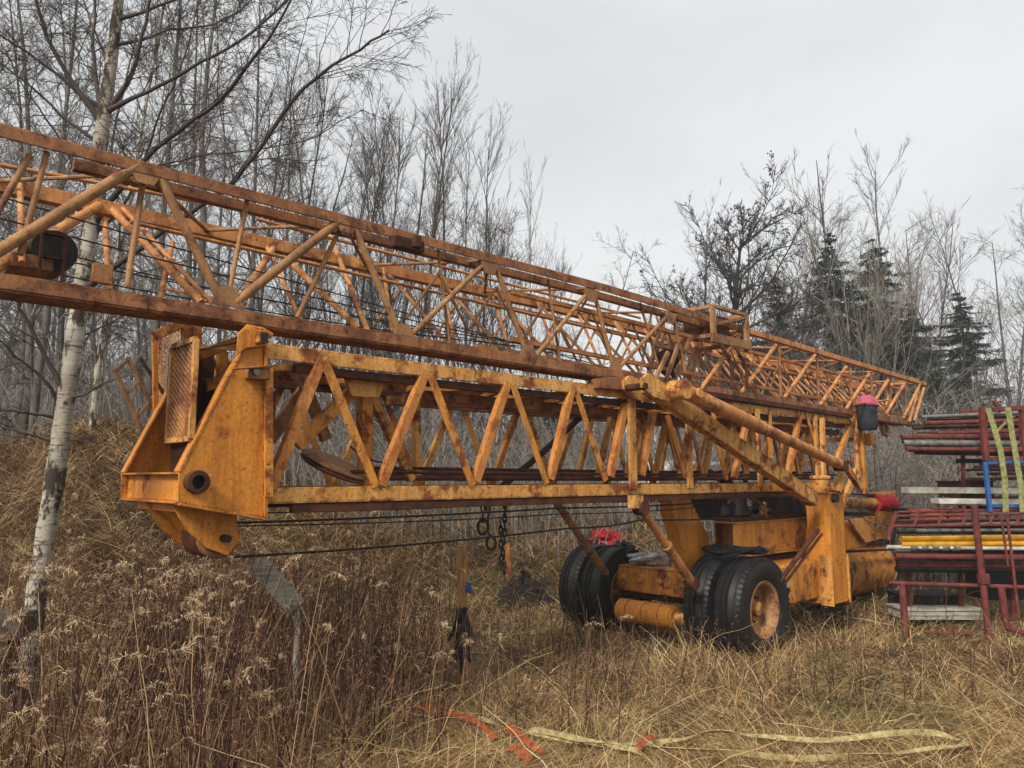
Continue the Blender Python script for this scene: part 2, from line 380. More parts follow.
# ---- head frame at the left end of the mast
prof = [(246,347),(265,345),(265,519),(179,504),(179,472),(228,377),(237,362)]
P4 = [LP(x, y, 4.06) for x, y in prof]
hf = MB().prism(P4, (0, .014, 0))
for i, j in ((4,5),(5,6),(6,0)):
    hf.beam(P4[i]+Vector((0,.03,0)), P4[j]+Vector((0,.03,0)), .014, .07)
hf.beam(P4[2]+Vector((0,.02,0)), P4[3]+Vector((0,.02,0)), .016, .09)
hf.beam(P4[1]+Vector((.0,.02,0)), P4[2]+Vector((.0,.02,0)), .016, .08)
head = hf.build('head_frame', M['plate'], crane, bevel=.002)
P5 = [Vector((p.x, 5.02-OV, p.z)) for p in P4]
mb = MB().prism(P5, (0, .014, 0))
for i, j in ((4,5),(5,6),(6,0)): mb.beam(P5[i]-Vector((0,.03,0)), P5[j]-Vector((0,.03,0)), .014, .07)
mb.build('side_plate', M['plate'], head, bevel=.002)
ue = P4[3].x; zb, zt = P4[3].z, P4[4].z
mb = MB()
mb.box((ue+.03, 4.075-OV, zb+.012), (ue+.045, 5.02-OV, zt-.012))
mb.box((ue-.01, 4.0745-OV, zt-.012), (ue+.09, 5.0195-OV, zt)); mb.box((ue-.01, 4.0745-OV, zb), (ue+.09, 5.0195-OV, zb+.012))
mb.build('cross_beam', M['plate'], head, bevel=.002)
zs = LP(195, 438, 4.2).z
mb = MB(); us_ = ue+.22
mb.box((us_, 4.08-OV, zs), (us_+.02, 5.015-OV, zs+.075)); mb.box((us_, 4.08-OV, zs+.06), (us_+.22, 5.015-OV, zs+.076))
mb.build('shelf', M['plate'], head, bevel=.002)
mb = MB()
mb.box((us_+.05, 4.09-OV, zb+.04), (us_+.07, 5.0-OV, zs-.002)); mb.box((us_+.09, 4.3-OV, zs+.08), (us_+.4, 4.9-OV, zs+.3))
mb.build('inner_plate', M['rust'], head)
c = LP(193, 482, 4.06)
mb = MB().lathe(c+Vector((0,-.085,0)), (0,1,0), [(0,.036),(0,.058),(.02,.062),(.03,.052),(.1,.052),(.1,.036)], 28, True); mb.build('pin_tube', M['rust'], head)
MB().lathe(c+Vector((0,-.03,0)), (0,1,0), [(0,.035),(.02,.035)], 20).build('pin', M['grease'], head)
# bottom sheave bracket
cs = LP(222, 538, 4.22)
for v in (4.20, 4.62):
    a = [LP(x, y, 4.20) for x, y in ((172,504),(236,514),(240,540),(228,556),(206,548),(186,530))]
    MB().prism([Vector((p.x, v-OV, p.z)) for p in a], (0,.016,0)).build('sheave_cheek', M['plate'], head, bevel=.002)
mb = MB().box((ue+.05, 4.2-OV, zb-.05), (ue+.30, 4.9-OV, zb-.002)); mb.build('underside_block', M['plate'], head, bevel=.004)
mb = MB().prism([Vector((ue+.04, 4.95-OV, zb)), Vector((ue+.04, 4.3-OV, zb)), Vector((ue+.34, 4.3-OV, zb-.27)), Vector((ue+.30, 4.62-OV, zb-.27))], (.02, 0, .012)); mb.build('guide_plate', M['plate'], head)
for dv in (.02, .13, .24):
    MB().lathe(Vector((cs.x, 4.22-OV+dv, cs.z)), (0,1,0), [(0,.03),(0,.10),(.012,.115),(.035,.085),(.058,.115),(.07,.10),(.07,.03)], 32).build('sheave', M['rust'] if dv > .1 else M['jibtube'], head)
MB().lathe(Vector((cs.x, 4.14-OV, cs.z)), (0,1,0), [(0,.022),(.5,.022)], 14).build('axle_pin', M['grease'], head)
# top details
mb = MB(); a, b = LP(241,352,4.04), LP(241,330,4.04)
mb.tube([a, LP(241,334,4.04), LP(248,327,4.04), LP(262,330,4.04), LP(272,336,4.04)], .018, 8)
mb.prism([LP(x, y, 4.02) for x, y in ((237,356),(246,348),(266,346),(268,331),(250,327),(239,333))], (0,.02,0))
mb.build('lifting_lug', M['plate'], head, bevel=.002)
pa, pb = LP(256,343,4.0), LP(266,333,4.0)
mb = MB().box((pa.x, pa.y-.04, pa.z), (pb.x, pa.y-.03+.06, pb.z)); mb.build('square_tube', M['pale'], head, bevel=.003)
MB().box((pa.x+.008, pa.y-.042, pa.z+.008), (pb.x-.008, pa.y-.036, pb.z-.008)).build('tube_mouth', M['grease'], head)
pa, pb = LP(249,378,4.0), LP(270,367,4.0)
mb = MB().box((pa.x, pa.y-.01, pa.z), (pb.x, pa.y+.06, pb.z-.008)); mb.beam(LP(234,369,3.98), LP(272,366,3.98), .01, .05); mb.build('clamp_block', M['jibtube'], head, bevel=.003)
MB().lathe(LP(257,372,3.96), (0,1,0), [(0,.018),(.05,.018)], 12).build('bolt', M['galv'], head)
seg(MB(), (269,368), (269,497), 4.03, .045, .02).build('flange_strip', M['paint'], head, bevel=.002)
seg(MB(), (188,347), (240,349), 4.2, .02, .03).build('guard_bar', M['pale'], head)
# grille panels and box behind them
def grille(px0, px1, top, bot, u, mat):
    a, b = LU(px0, bot, u), LU(px1, bot, u); zt_, zb_ = LU(px0, top, u).z, a.z
    mb = MB(); y0, y1 = sorted((a.y, b.y)); x = u-OU
    for y in (y0, y1): mb.beam((x, y, zb_), (x, y, zt_), .03, .03, (1,0,0))
    for z in (zb_, zt_): mb.beam((x, y0, z), (x, y1, z), .03, .03, (1,0,0))
    g = mb.build('grille_frame', M['pale'], head, bevel=.002)
    mb = MB(); n = 17; H_ = zt_-zb_; W_ = y1-y0
    for i in range(-8, n):
        z0 = zb_+H_*i/n; z1 = z0+W_*.62
        A_, B_ = Vector((x, y0, z0)), Vector((x, y1, z1))
        if B_.z <= zb_ or A_.z >= zt_: continue
        if A_.z < zb_: A_ = A_.lerp(B_, (zb_-A_.z)/(B_.z-A_.z))
        if B_.z > zt_: B_ = A_.lerp(B_, (zt_-A_.z)/(B_.z-A_.z))
        mb.beam(A_, B_, .012, .01, (1,0,0))
    mb.build('grille', mat, head)
grille(168, 191, 349, 441, 1.50, M['jibfar'])
grille(156, 186, 336, 420, 1.85, M['jibtube'])
a_, b_ = LU(164, 436, 1.62), LU(192, 436, 1.62); MB().box((1.62-OU, b_.y, a_.z), (1.63-OU, a_.y, LU(164, 350, 1.62).z)).build('shade_panel', M['grease'], head)  # added dark sheet, standing for the shade inside behind the slats
mb = MB()
for a, b in (((154,336),(186,322)),((186,322),(196,326)),((196,326),(200,440)),((186,322),(187,345))): seg(mb, a, b, 4.75, .055, .04)
seg(mb, (154,336), (156,420), 5.05, .03, .03)
mb.build('cab_frame', M['paint'], head, bevel=.003)
poly(MB(), [(196,350),(214,345),(214,430),(196,436)], 4.65, .03).build('cab_panel', M['rust'], head)
mb = MB(); seg(mb, (200,355), (246,338), 4.4, .06, .05); seg(mb, (205,385), (240,380), 4.5, .08, .05); seg(mb, (222,352),(224,420),4.5,.06,.05)
mb.build('head_brace', M['paint'], head, bevel=.003)
mb = MB()
seg(mb, (114,369), (142,430), 5.25, .02, .035); seg(mb, (128,357), (156,414), 5.25, .02, .035)
for t in (.04, .42, .8): seg(mb, (114+28*t, 369+61*t), (128+28*t, 357+57*t), 5.25, .02, .02)
mb.build('step_frame', M['jibtube'], head, bevel=.002)
seg(MB(), (140,358), (165,395), 5.15, .018, .02).build('step_bar', M['rust'], head)

# ---- jib: chords
JT, JB = 3.31, 2.60
def jz(u): return JT-.018*max(u-5, 0)*1.4
def jzb(u): return JB-.012*max(u-3, 0)
def JTp(px, v=VF):
    u = pu(px, v, 250); return U2(u, v, jz(u))
mb = MB()
ua, ub = -2.2, 12.35
def chord(mb, v, zf, w, d, u0=ua, u1=ub, dz=0):
    n = 8
    for i in range(n):
        x0 = u0+(u1-u0)*i/n; x1 = u0+(u1-u0)*(i+1)/n
        mb.beam(U2(x0, v, zf(x0)+dz), U2(x1, v, zf(x1)+dz), w, d)
chord(mb, VF, jz, .062, .012, ua, 7.3); chord(mb, VF+.035, jz, .012, .07, ua, 7.3, .032)
chord(mb, 4.27, jz, .06, .05, .9, 7.2, -.012)
jib = mb.build('jib', M['jib'], crane, bevel=.003)
mb = MB(); chord(mb, 4.9, jz, .085, .07, -2.2, 12.2); mb.build('rear_chord', M['jibfar'], jib, bevel=.003)
mb = MB(); chord(mb, VF, jzb, .075, .012, ua, 11.6); chord(mb, VF+.10, jzb, .012, .20, ua, 11.6, -.042); chord(mb, VF+.2, jzb, .075, .012, ua, 11.6)
mb.build('lower_chord', M['jib'], jib, bevel=.003)
mb = MB(); chord(mb, VF+.02, jz, .06, .06, 7.3, 12.45); mb.build('tip_chord', M['jibfar'], jib, bevel=.003)
mb = MB(); chord(mb, VF-.03, jzb, .05, .06, 4.9, 9.6, -.05); mb.build('slide_rail', M['rust'], jib, bevel=.003)
def tubeb(a, b, v, v2, r, mat, name='lattice_tube', n=10):
    p, q = LP(a[0], a[1], v), LP(b[0], b[1], v2); e = (q-p).normalized()*(.045 if abs(v2-v) > .1 else .0)
    MB().tube([p-e, q+e], r, n).build(name, M[mat], jib)
# heavy front tubes (foot, head)
for a, b, r in (((-60,287),(137,166),.029),((222,303),(156,170),.025),((235,303),(343,218),.027),((401,336),(350,218),.023),((408,338),(486,262),.019),
                ((527,355),(494,262),.019),((535,357),(589,291),.018),((614,370),(594,292),.018),((618,369),(669,314),.018),((685,372),(673,316),.018)):
    tubeb(a, b, VF+.02, VF+.02, r, 'jibtube')
for i, (x, y) in enumerate(((146,170),(228,300),(347,221),(404,335),(490,264),(529,354),(592,293),(616,368),(671,316))):
    s_ = 1 if i % 2 else -1; c = LP(x, y, VF-.002)
    MB().prism([c+Vector((-.10,0,-.035*s_)), c+Vector((.10,0,-.035*s_)), c+Vector((.045,0,.075*s_)), c+Vector((-.045,0,.075*s_))], (0,.008,0)).build('node_gusset', M['jibtube'], jib)
# light front tubes
for a, b, r in (((127,288),(144,173),.016),((228,300),(249,190),.013),((297,318),(344,221),.015),((20,255),(47,152),.014),((-30,260),(30,155),.016),((450,345),(438,250),.011),((560,362),(548,280),.011),
                ((660,372),(640,303),.012),((640,374),(652,310),.011)):
    tubeb(a, b, VF+.05, VF+.05, r, 'jibtube')
# rear tubes: from the lower chord up to the rear chord
for a, b, r in (((-10,272),(95,208),.028),((197,298),(116,214),.022),((212,303),(126,212),.014),((109,287),(105,222),.016),((22,258),(20,181),.016),
                ((240,303),(172,290),.010),((240,300),(272,250),.022),((367,329),(329,233),.018),((355,325),(290,262),.022),((300,318),(268,250),.014),
                ((160,300),(172,245),.016)):
    tubeb(a, b, VF+.18, 4.85, r, 'jibfar')
uu = 2.9
while uu < 12:
    h = .56 if uu < 6 else .42
    a, m_, b = uu, uu+h*.5, uu+h
    MB().tube([U2(a, VF+.19, jzb(a)), U2(m_, 4.87, jz(m_))], .014, 8).build('lattice_tube', M['jibfar'], jib)
    MB().tube([U2(b, VF+.19, jzb(b)), U2(m_, 4.87, jz(m_))], .014, 8).build('lattice_tube', M['jibtube' if uu < 6 else 'jibfar'], jib)
    uu += h
# top lacing between the two upper chords
uu = -1.8; k = 0
while uu < 12:
    a, b = (VF+.03, 4.87) if k % 2 else (4.87, VF+.03)
    MB().tube([U2(uu, a, jz(uu)-.01), U2(uu+.62, b, jz(uu+.6)-.01)], .012, 8).build('lattice_tube', M['jibtube' if uu < 6.5 else 'jibfar'], jib)
    uu += .6; k += 1
# long inner pipes
for a, b, v, v2 in (((0,165),(345,228),4.6,4.6),((256,219),(640,318),4.65,4.65),((130,222),(600,330),4.45,4.5)):
    tubeb(a, b, v, v2, .012, 'jibfar', 'inner_pipe')
# inner folded section
mb = MB()
for v in (4.30, 4.72):
    for z in (2.78, 3.16): mb.beam(U2(4.0, v, z), U2(12.0, v, z-.14), .035, .035)
inner = mb.build('inner_section', M['jibfar'], jib)
mb = MB(); u = 3.0
while u < 11.8:
    for v in (4.30, 4.72):
        dz = -.14*(u-4)/8
        mb.tube([U2(u, v, 2.78+dz), U2(u+.28, v, 3.16+dz)], .011, 6); mb.tube([U2(u+.28, v, 3.16+dz), U2(u+.56, v, 2.78+dz)], .011, 6)
    u += .56
mb.build('inner_lattice', M['jibtube'], jib)
# tip bays: dark uprights and pale diagonals
for x, y0, y1 in ((779,345,398),(817,354,404),(850,365,413),(871,372,408),(889,378,415),(905,384,421)):
    tubeb((x+2,y1), (x,y0), VF+.02, VF+.02, .018, 'jib', 'upright')
for a, b in (((741,393),(776,345)),((784,398),(815,355)),((820,405),(846,367)),((846,409),(869,374)),((868,412),(888,380)),((886,414),(904,384)),((903,419),(918,389)),((700,390),(740,335)),((914,421),(924,388))):
    tubeb(a, b, VF, VF, .022, 'jibfar')
mb = MB()
for v in (VF, 4.5, 4.9): mb.tube([U2(12.2, v, jz(12.2)), U2(11.6, v-.02, jzb(11.6))], .02, 8)
mb.tube([U2(12.2, VF, jz(12.2)), U2(12.2, 4.9, jz(12.2))], .025, 8); mb.tube([U2(11.6, VF, jzb(11.6)), U2(11.6, 4.9, jzb(11.6))], .025, 8)
mb.build('tip_frame', M['jibfar'], jib)
mb = MB(); c = LP(881, 424, 4.2)
mb.tube([c, c+Vector((.05,0,-.12)), c+Vector((.16,0,-.15)), c+Vector((.2,0,-.05)), c+Vector((.14,0,.02))], .03, 8)
mb.build('tip_hook', M['jibtube'], jib)
# cable anchor box in the near bay, clamp on the top chord, cage
mb = MB(); c = LP(49, 256, 4.45)
mb.lathe(c+Vector((0,-.13,0)), (0,1,0), [(0,.03),(0,.105),(.26,.105),(.26,.03)], 28); drum = mb.build('cable_drum', M['grease'], jib)
mb = MB(); c2 = LP(52, 256, 4.28)
for dx in (-.05, .05): mb.box((c2.x+dx-.006, c2.y-.02, c2.z-.13), (c2.x+dx+.006, c2.y+.01, c2.z+.11))
for dz in (-.13, -.01, .11): mb.box((c2.x-.044, c2.y-.018, c2.z+dz-.006), (c2.x+.044, c2.y+.008, c2.z+dz+.006))
mb.build('drum_frame', M['rust'], jib)
mb = MB(); p = LP(24, 268, 4.4); mb.box((p.x-.07, p.y-.1, p.z-.02), (p.x+.11, p.y+.2, p.z+.05)); mb.build('anchor_block', M['jib'], jib, bevel=.004)
mb = MB(); p = LP(411, 244, VF-.03); mb.box((p.x-.14, p.y-.02, p.z-.045), (p.x+.1, p.y+.05, p.z+.035)); mb.box((p.x-.01, p.y-.06, p.z-.03), (p.x+.05, p.y-.021, p.z+.05)); mb.build('rail_clamp', M['rust'], jib, bevel=.006)
mb = MB(); p = LP(100, 277, VF-.02); mb.box((p.x-.035, p.y, p.z-.03), (p.x+.06, p.y+.03, p.z+.07)); mb.build('bracket', M['jib'], jib, bevel=.004)
mb = MB()
cg = {}
for px, n_ in ((713,'a'),(746,'b')):
    for v in (4.02, 4.62):
        u = pu(px, 4.02, 320); zt_, zb_ = LP(713,306,4.02).z, LP(713,345,4.02).z
        mb.beam(U2(u, v, zb_), U2(u, v, zt_), .06 if v < 4.1 else .04, .04); cg[n_] = u
for v in (4.02, 4.62):
    mb.beam(U2(cg['a'], v, zt_), U2(cg['b'], v, zt_), .035, .04); mb.beam(U2(cg['a']-.05, v-.012, zb_+.07), U2(cg['b']+.05, v-.012, zb_+.07), .09, .03)
    mb.beam(U2(cg['a'], v, zb_+.2), U2(cg['b'], v, zt_-.02), .03, .03)
for u in (cg['a'], cg['b']):
    mb.beam(U2(u, 4.02, zt_), U2(u, 4.62, zt_), .035, .04, (0,0,1)); mb.beam(U2(u, 4.02, zb_+.1), U2(u, 4.62, zb_+.1), .05, .04, (0,0,1))
mb.beam(U2(cg['a'], 4.62, zt_), U2(cg['a']-.5, 4.5, zt_-.02), .03, .03)
cage = mb.build('joint_cage', M['jibtube'], jib, bevel=.003)
mb = MB()
for u in (cg['a']+.1, cg['b']-.25):
    p = U2(u, 4.0, zb_+.03); mb.tube([p, p+Vector((.02,-.02,-.08)), p+Vector((.1,-.02,-.14)), p+Vector((.16,-.02,-.24)), p+Vector((.17,0,-.42))], .02, 8)
mb.box((cg['a']-OU+.2, 4.1-OV, zb_+.15), (cg['b']-OU-.2, 4.5-OV, zb_+.34))
mb.build('cage_hook', M['rust'], jib)
# tangled fold joint above the big brace
mb = MB()
for a, b, v in (((651,388),(668,352),4.05),((664,386),(678,345),4.1),((672,388),(690,338),4.2),((646,386),(662,318),4.3),((679,390),(662,350),4.35),((655,345),(690,352),4.2),((668,330),(676,392),4.4),((690,384),(700,340),4.3)):
    seg(mb, a, b, v, .035, .03)
mb.build('fold_joint', M['jibtube'], jib, bevel=.002)
poly(MB(), [(660,352),(676,345),(680,362),(668,376),(660,368)], 4.3, .04).build('joint_plate', M['rust'], jib)
mb = MB(); mb.tube([LP(676,352,4.15), LP(671,366,4.15), LP(674,378,4.15)], .02, 8); mb.build('joint_pin', M['grease'], jib)
poly(MB(), [(600,378),(634,376),(642,384),(640,392),(600,388)], 4.02, .14).build('saddle_plate', M['jib'], jib, bevel=.004)

# ---- wire ropes
def rope(pts, v, r=.006, sag=0, par=None, name='wire_rope'):
    P = [LP(x, y, v) for x, y in pts]; o = []
    for i in range(len(P)-1):
        for t in np.linspace(0, 1, 10)[:-1]:
            q = P[i].lerp(P[i+1], t); q.z -= sag*4*t*(1-t); o.append(q)
    o.append(P[-1]); MB().tube(o, r, 6).build(name, M['rope'], par or crane)
rope([(-40,185),(625,372)], 4.5, .0045, .02); rope([(-40,208),(560,352)], 4.4, .0045, .03); rope([(70,262),(640,362)], 4.6, .0045, .03)
rope([(60,275),(540,348)], 4.35, .004, .04); rope([(0,238),(330,312),(600,360)], 4.7, .004, .02); rope([(150,298),(450,338)], 4.3, .004, .02)
rope([(232,523),(560,508),(700,503),(845,512)], 4.45, .008, .01); rope([(234,526),(560,514),(700,507)], 4.5, .005, .015)
rope([(234,557),(570,528),(640,520),(830,514)], 4.35, .008, .02); rope([(262,513),(560,502),(700,500)], 4.7, .005, .01)
rope([(350,446),(380,462),(440,474),(470,480)], 4.25, .006, .02)
rope([(200,350),(250,340)], 4.15, .006, 0)

# ---- brace arm, telescopic tube
mb = MB(); a, b = LP(652,384,3.85), LP(818,500,3.85)
mb.beam(a, b, .15, .012); mb.beam(a+Vector((0,.1,0)), b+Vector((0,.1,0)), .15, .012)
t = (b-a).normalized(); n_ = t.cross(Vector((0,1,0))).normalized()
for s in (-1, 1): mb.beam(a+n_*(.066*s)+Vector((0,.05,0)), b+n_*(.066*s)+Vector((0,.05,0)), .012, .112 if s < 0 else .112)
arm = mb.build('brace_arm', M['pale'], crane, bevel=.003)
for dv in (-.05, .14):
    c = LP(645, 384, 3.85); cen = [c+Vector((.09*math.cos(k/9*math.pi*2), dv, .09*math.sin(k/9*math.pi*2))) for k in range(9)]
    MB().prism([c+Vector((math.cos(an)*.085, dv, math.sin(an)*.085)) for an in [math.pi*2*k/14 for k in range(14)]], (0,.03,0)).build('lug', M['pale'], arm, bevel=.003)
    mb = MB(); mb.prism([LP(x, y, 3.85)+Vector((0,dv+.002,0)) for x, y in ((637,378),(650,376),(668,392),(664,402),(650,398),(638,388))], (0,.026,0)); mb.build('lug', M['pale'], arm, bevel=.003)
MB().lathe(LP(646,386,3.79), (0,1,0), [(0,.03),(.2,.03)], 16).build('pivot_pin', M['rust'], arm)
mb = MB(); a, b = LP(684,391,3.72), LP(843,466,3.72)
m1 = a.lerp(b, .42)
mb.tube([a, m1, m1.lerp(b,.001), b], [.068,.066,.056,.054], 16)
ram = mb.build('telescopic_tube', M['jibfar'], crane)
mb = MB(); c = LP(680,390,3.72); mb.lathe(c+Vector((0,-.07,0)), (0,1,0), [(0,.04),(0,.085),(.16,.085),(.16,.04)], 20); mb.lathe(c+Vector((0.16,-.1,-.02)), (0,1,0), [(0,.02),(0,.045),(.02,.045),(.02,.02)], 14); mb.build('tube_eye', M['pale'], ram, bevel=.004)
c = LP(841,466,3.72); MB().lathe(c+Vector((0,-.06,0)), (0,1,0), [(0,.02),(0,.06),(.13,.06),(.13,.02)], 18).build('tube_eye', M['rust'], ram)
mb = MB(); seg(mb, (846,467), (860,488), 3.8, .07, .06); seg(mb, (842,470), (838,492), 3.8, .07, .06); mb.build('tail_link', M['pale'], ram, bevel=.004)

# ---- undercarriage
ug = 6.84
mb = MB()
pa, pb = LU(606,578,6.7), LU(698,584,6.7)
z1, z0 = .74, .50
YA, YB_ = -.55, .55
mb.box((6.70-OU, YA, z0), (6.712-OU, YB_, z1)); mb.box((7.03-OU, YA, z0), (7.042-OU, YB_, z1)); mb.box((6.69-OU, YA-.01, z1), (7.06-OU, YB_+.01, z1+.014)); mb.box((6.69-OU, YA-.01, z0-.014), (7.06-OU, YB_+.01, z0))
axle = mb.build('axle_beam', M['paint'], crane, bevel=.003)
mb = MB(); mb.lathe((ug-OU, -1.05, .455), (0,1,0), [(0,.05),(0,.06),(2.1,.06),(2.1,.05)], 16); mb.build('axle_tube', M['rust'], axle)
mb = MB(); a = LU(623,614,6.55); b = LU(679,618,6.55)
mb.lathe((6.5-OU, b.y, .32), (0,1,0), [(0,.02),(0,.09),(.02,.115),(a.y-b.y-.02,.115),(a.y-b.y,.09),(a.y-b.y,.02)], 24)
for y in (b.y+.15, (a.y+b.y)/2, a.y-.15): mb.lathe((6.5-OU, y, .32), (0,1,0), [(0,.1),(0,.122),(.03,.122),(.03,.1)], 24)
mb.build('air_tank', M['plate'], axle)
mb = MB(); mb.lathe((6.5-OU, b.y-.12, .32), (0,1,0), [(0,.02),(0,.06),(.11,.06),(.11,.02)], 16); mb.build('tank_cap', M['pale'], axle)
for y in (-.4, -.1, .15, .4):
    MB().lathe((6.66-OU, y, .63), (1,0,0), [(0,.03),(.05,.05)], 12).build('stud', M['pale'], axle)
def make_wheel(v, face):
    # mesh origin at the wheel centre, axis along v; face = +1 shows the dish towards -v
    ctr = Vector((ug-OU, v-OV, .455))
    s = -face
    rim = MB().lathe((0,0,0), (0,s,0), [(-.10,.06),(-.10,.19),(-.115,.245),(-.135,.28),(-.125,.285),(-.105,.262),(.0,.255),(.105,.262),(.125,.285),(.135,.28),(.12,.25),(.08,.235),(.0,.225),(-.02,.20),(-.05,.12),(-.06,.06)], 40)
    r = rim.build('wheel', M['jibtube'], crane); r.location = ctr; r.scale = (.95, 1, .95)
    tp = [(-.11,.275),(-.135,.30),(-.15,.36),(-.148,.43),(-.135,.475),(-.125,.50)]
    w_ = [-.125,-.075,-.07,-.06,-.055,-.02,-.015,-.005,0.0,.012,.017,.055,.06,.07,.075,.125]
    for i, x in enumerate(w_[1:-1]): tp.append((x, .512 if (i//2) % 2 == 0 else .488))
    tp += [(.125,.50),(.135,.475),(.148,.43),(.15,.36),(.135,.30),(.11,.275)]
    ty = MB().lathe((0,0,0), (0,1,0), tp, 64, True).build('tyre', M['rubber'], r)
    # lug blocks on the shoulders
    for sy in (-1, 1):
        mb = MB()
        for k in range(56):
            an = 2*math.pi*k/56
            mb2 = []
            for dy, dr, da in ((.10,.497,-.03),(.138,.478,-.03),(.138,.478,.03),(.10,.497,.03),(.10,.516,-.03),(.137,.497,-.03),(.137,.497,.03),(.10,.516,.03)):
                mb2.append((dr*math.cos(an+da), sy*dy, dr*math.sin(an+da)))
            mb.add(mb2, [(0,3,2,1),(4,5,6,7),(0,1,5,4),(1,2,6,5),(2,3,7,6),(3,0,4,7)])
        mb.build('tread_ring', M['rubber'], r)
    
    MB().lathe((0,s*-.05,0), (0,s,0), [(0,.10),(.05,.09),(.06,.075),(.12,.07),(.135,.05)], 24).build('hub', M['pale'] if face > 0 else M['jibtube'], r)
    mb = MB()
    for k in range(10):
        an = 2*math.pi*k/10; mb.lathe((.15*math.cos(an), s*-.045, .15*math.sin(an)), (0,s,0), [(0,.014),(.04,.014)], 6)
    mb.build('wheel_nuts', M['rust'], r)
for v, f_ in ((3.93,1),(4.27,-1),(5.60,1),(5.93,-1)): make_wheel(v, f_)
# struts
def strut(a, b, va, vb, r, name='support_strut'):
    p, q = LP(a[0], a[1], va), LP(b[0], b[1], vb); m1 = p.lerp(q, .5)
    o = MB().tube([p, m1, m1.lerp(q,.01), q], [r*.85, r*.85, r, r], 14).build(name, M['jibfar'] if va < 4.6 else M['jibtube'], crane)
    for c in (p, q): MB().lathe(c+Vector((0,-.05,0)), (0,1,0), [(0,.02),(0,.06),(.1,.06),(.1,.02)], 16).build('strut_eye', M['rust'], o)
    MB().lathe(m1-(q-p).normalized()*.03, q-p, [(0,r),(0,r*1.25),(.05,r*1.25),(.05,r)], 14).build('collar', M['jibtube'], o)
strut((641,508), (692,583), 4.0, 4.15, .042)
strut((552,496), (610,580), 4.95, 5.55, .045)
mb = MB(); p = LP(637,494,4.0)
mb.box((p.x-.07, p.y-.03, p.z-.12), (p.x+.05, p.y+.05, ZB-.05)); mb.build('strut_bracket', M['pale'], crane, bevel=.004)
poly(MB(), [(669,490),(686,490),(708,535),(711,550),(700,571),(687,571)], 4.6, .16).build('pedestal_plate', M['plate'], crane, bevel=.005)
# chassis
mb = MB()
p, q = LP(734,524,4.25), LP(822,547,4.25)
mb.box((p.x, 4.25-OV, q.z+.02), (q.x+.4, 4.27-OV, p.z)); mb.box((p.x, 4.23-OV, p.z), (q.x+.4, 4.5-OV, p.z+.014)); mb.box((p.x, 4.23-OV, q.z), (q.x+.4, 4.5-OV, q.z+.02))
mb.box((p.x+.4, 4.72-OV, q.z), (q.x+.4, 4.74-OV, p.z)); mb.box((p.x+.5, 4.28-OV, q.z+.03), (p.x+.52, 4.71-OV, p.z-.01))
ch = mb.build('chassis_beam', M['paint'], crane, bevel=.003)
mb = MB().box((p.x+.1, 4.3-OV, p.z+.02), (q.x+.2, 4.9-OV, p.z+.05)); mb.build('deck', M['rust'], ch)
mb = MB(); rnd = random.Random(5)
for i in range(15):
    x = p.x+.2+rnd.random()*(q.x-p.x); y = rnd.uniform(4.45,4.8)-OV; z = p.z+.05
    if i % 3 == 0: mb.lathe((x, y, z), (rnd.uniform(-.3,.3),rnd.uniform(-.3,.3),1), [(0,.02),(0,.13),(.03,.15),(.06,.13),(.22,.06),(.24,.02)], 18)
    elif i % 3 == 1: mb.box((x-.12, y-.1, z), (x+.14, y+.1, z+rnd.uniform(.15,.42)))
    else: mb.tube([(x,y,z),(x+rnd.uniform(-.2,.2),y,z+.35),(x+rnd.uniform(-.3,.3),y+.1,z+.5)], .03, 8)
mb.build('machinery', M['grease'], ch, bevel=.006)
mb = MB()
for k in range(5): seg(MB(), (742+18*k,494), (750+18*k,522), 4.35, .014, .02).build('deck_rod', M['rust'], ch)
pass; seg(MB(), (746,495),(790,523),4.3,.03,.03).build('deck_brace', M['rust'], ch)
mb = MB(); seg(mb, (735,494),(728,503),4.2,.03,.02); mb.build('deck_stay', M['pale'], ch)
mb = MB(); c = LP(764,510,4.3)
for k in range(5):
    an = k*1.257; mb.beam(c, c+Vector((.09*math.cos(an),0,.09*math.sin(an))), .035, .03)
mb.lathe(c, (0,1,0), [(-.02,.02),(-.02,.04),(.04,.04),(.04,.02)], 12); mb.build('hand_wheel', M['jibtube'], ch)
p, q = LP(780,566,4.0), LP(818,604,4.0)
mb = MB().box((p.x-.25, 4.02-OV, q.z+.04), (q.x+.2, 4.5-OV, p.z)); box2 = mb.build('counterweight_box', M['paint'], crane, bevel=.03)
mb = MB(); p2 = LP(717,548,4.3)
mb.box((p2.x+.1, 4.32-OV, .40), (q.x+.3, 4.8-OV, .84)); mb.build('subframe', M['rust'], crane, bevel=.01)
p, q = LP(847,552,4.3), LP(899,592,4.3)
mb = MB(); hh = p.z-q.z; mb.tube([((p.x-.3), 4.3-OV+hh/2, (p.z+q.z)/2), (q.x, 4.3-OV+hh/2, (p.z+q.z)/2)], hh/2, 36); trn = mb.build('base_drum', M['paint'], crane, bevel=.004)
mb = MB()
for x in (p.x+.1, q.x-.04): mb.lathe((x, 4.3-OV+hh/2, (p.z+q.z)/2), (1,0,0), [(0,hh/2-.01),(0,hh/2+.012),(.03,hh/2+.012),(.03,hh/2-.01)], 36)
mb.build('drum_band', M['jibtube'], trn)
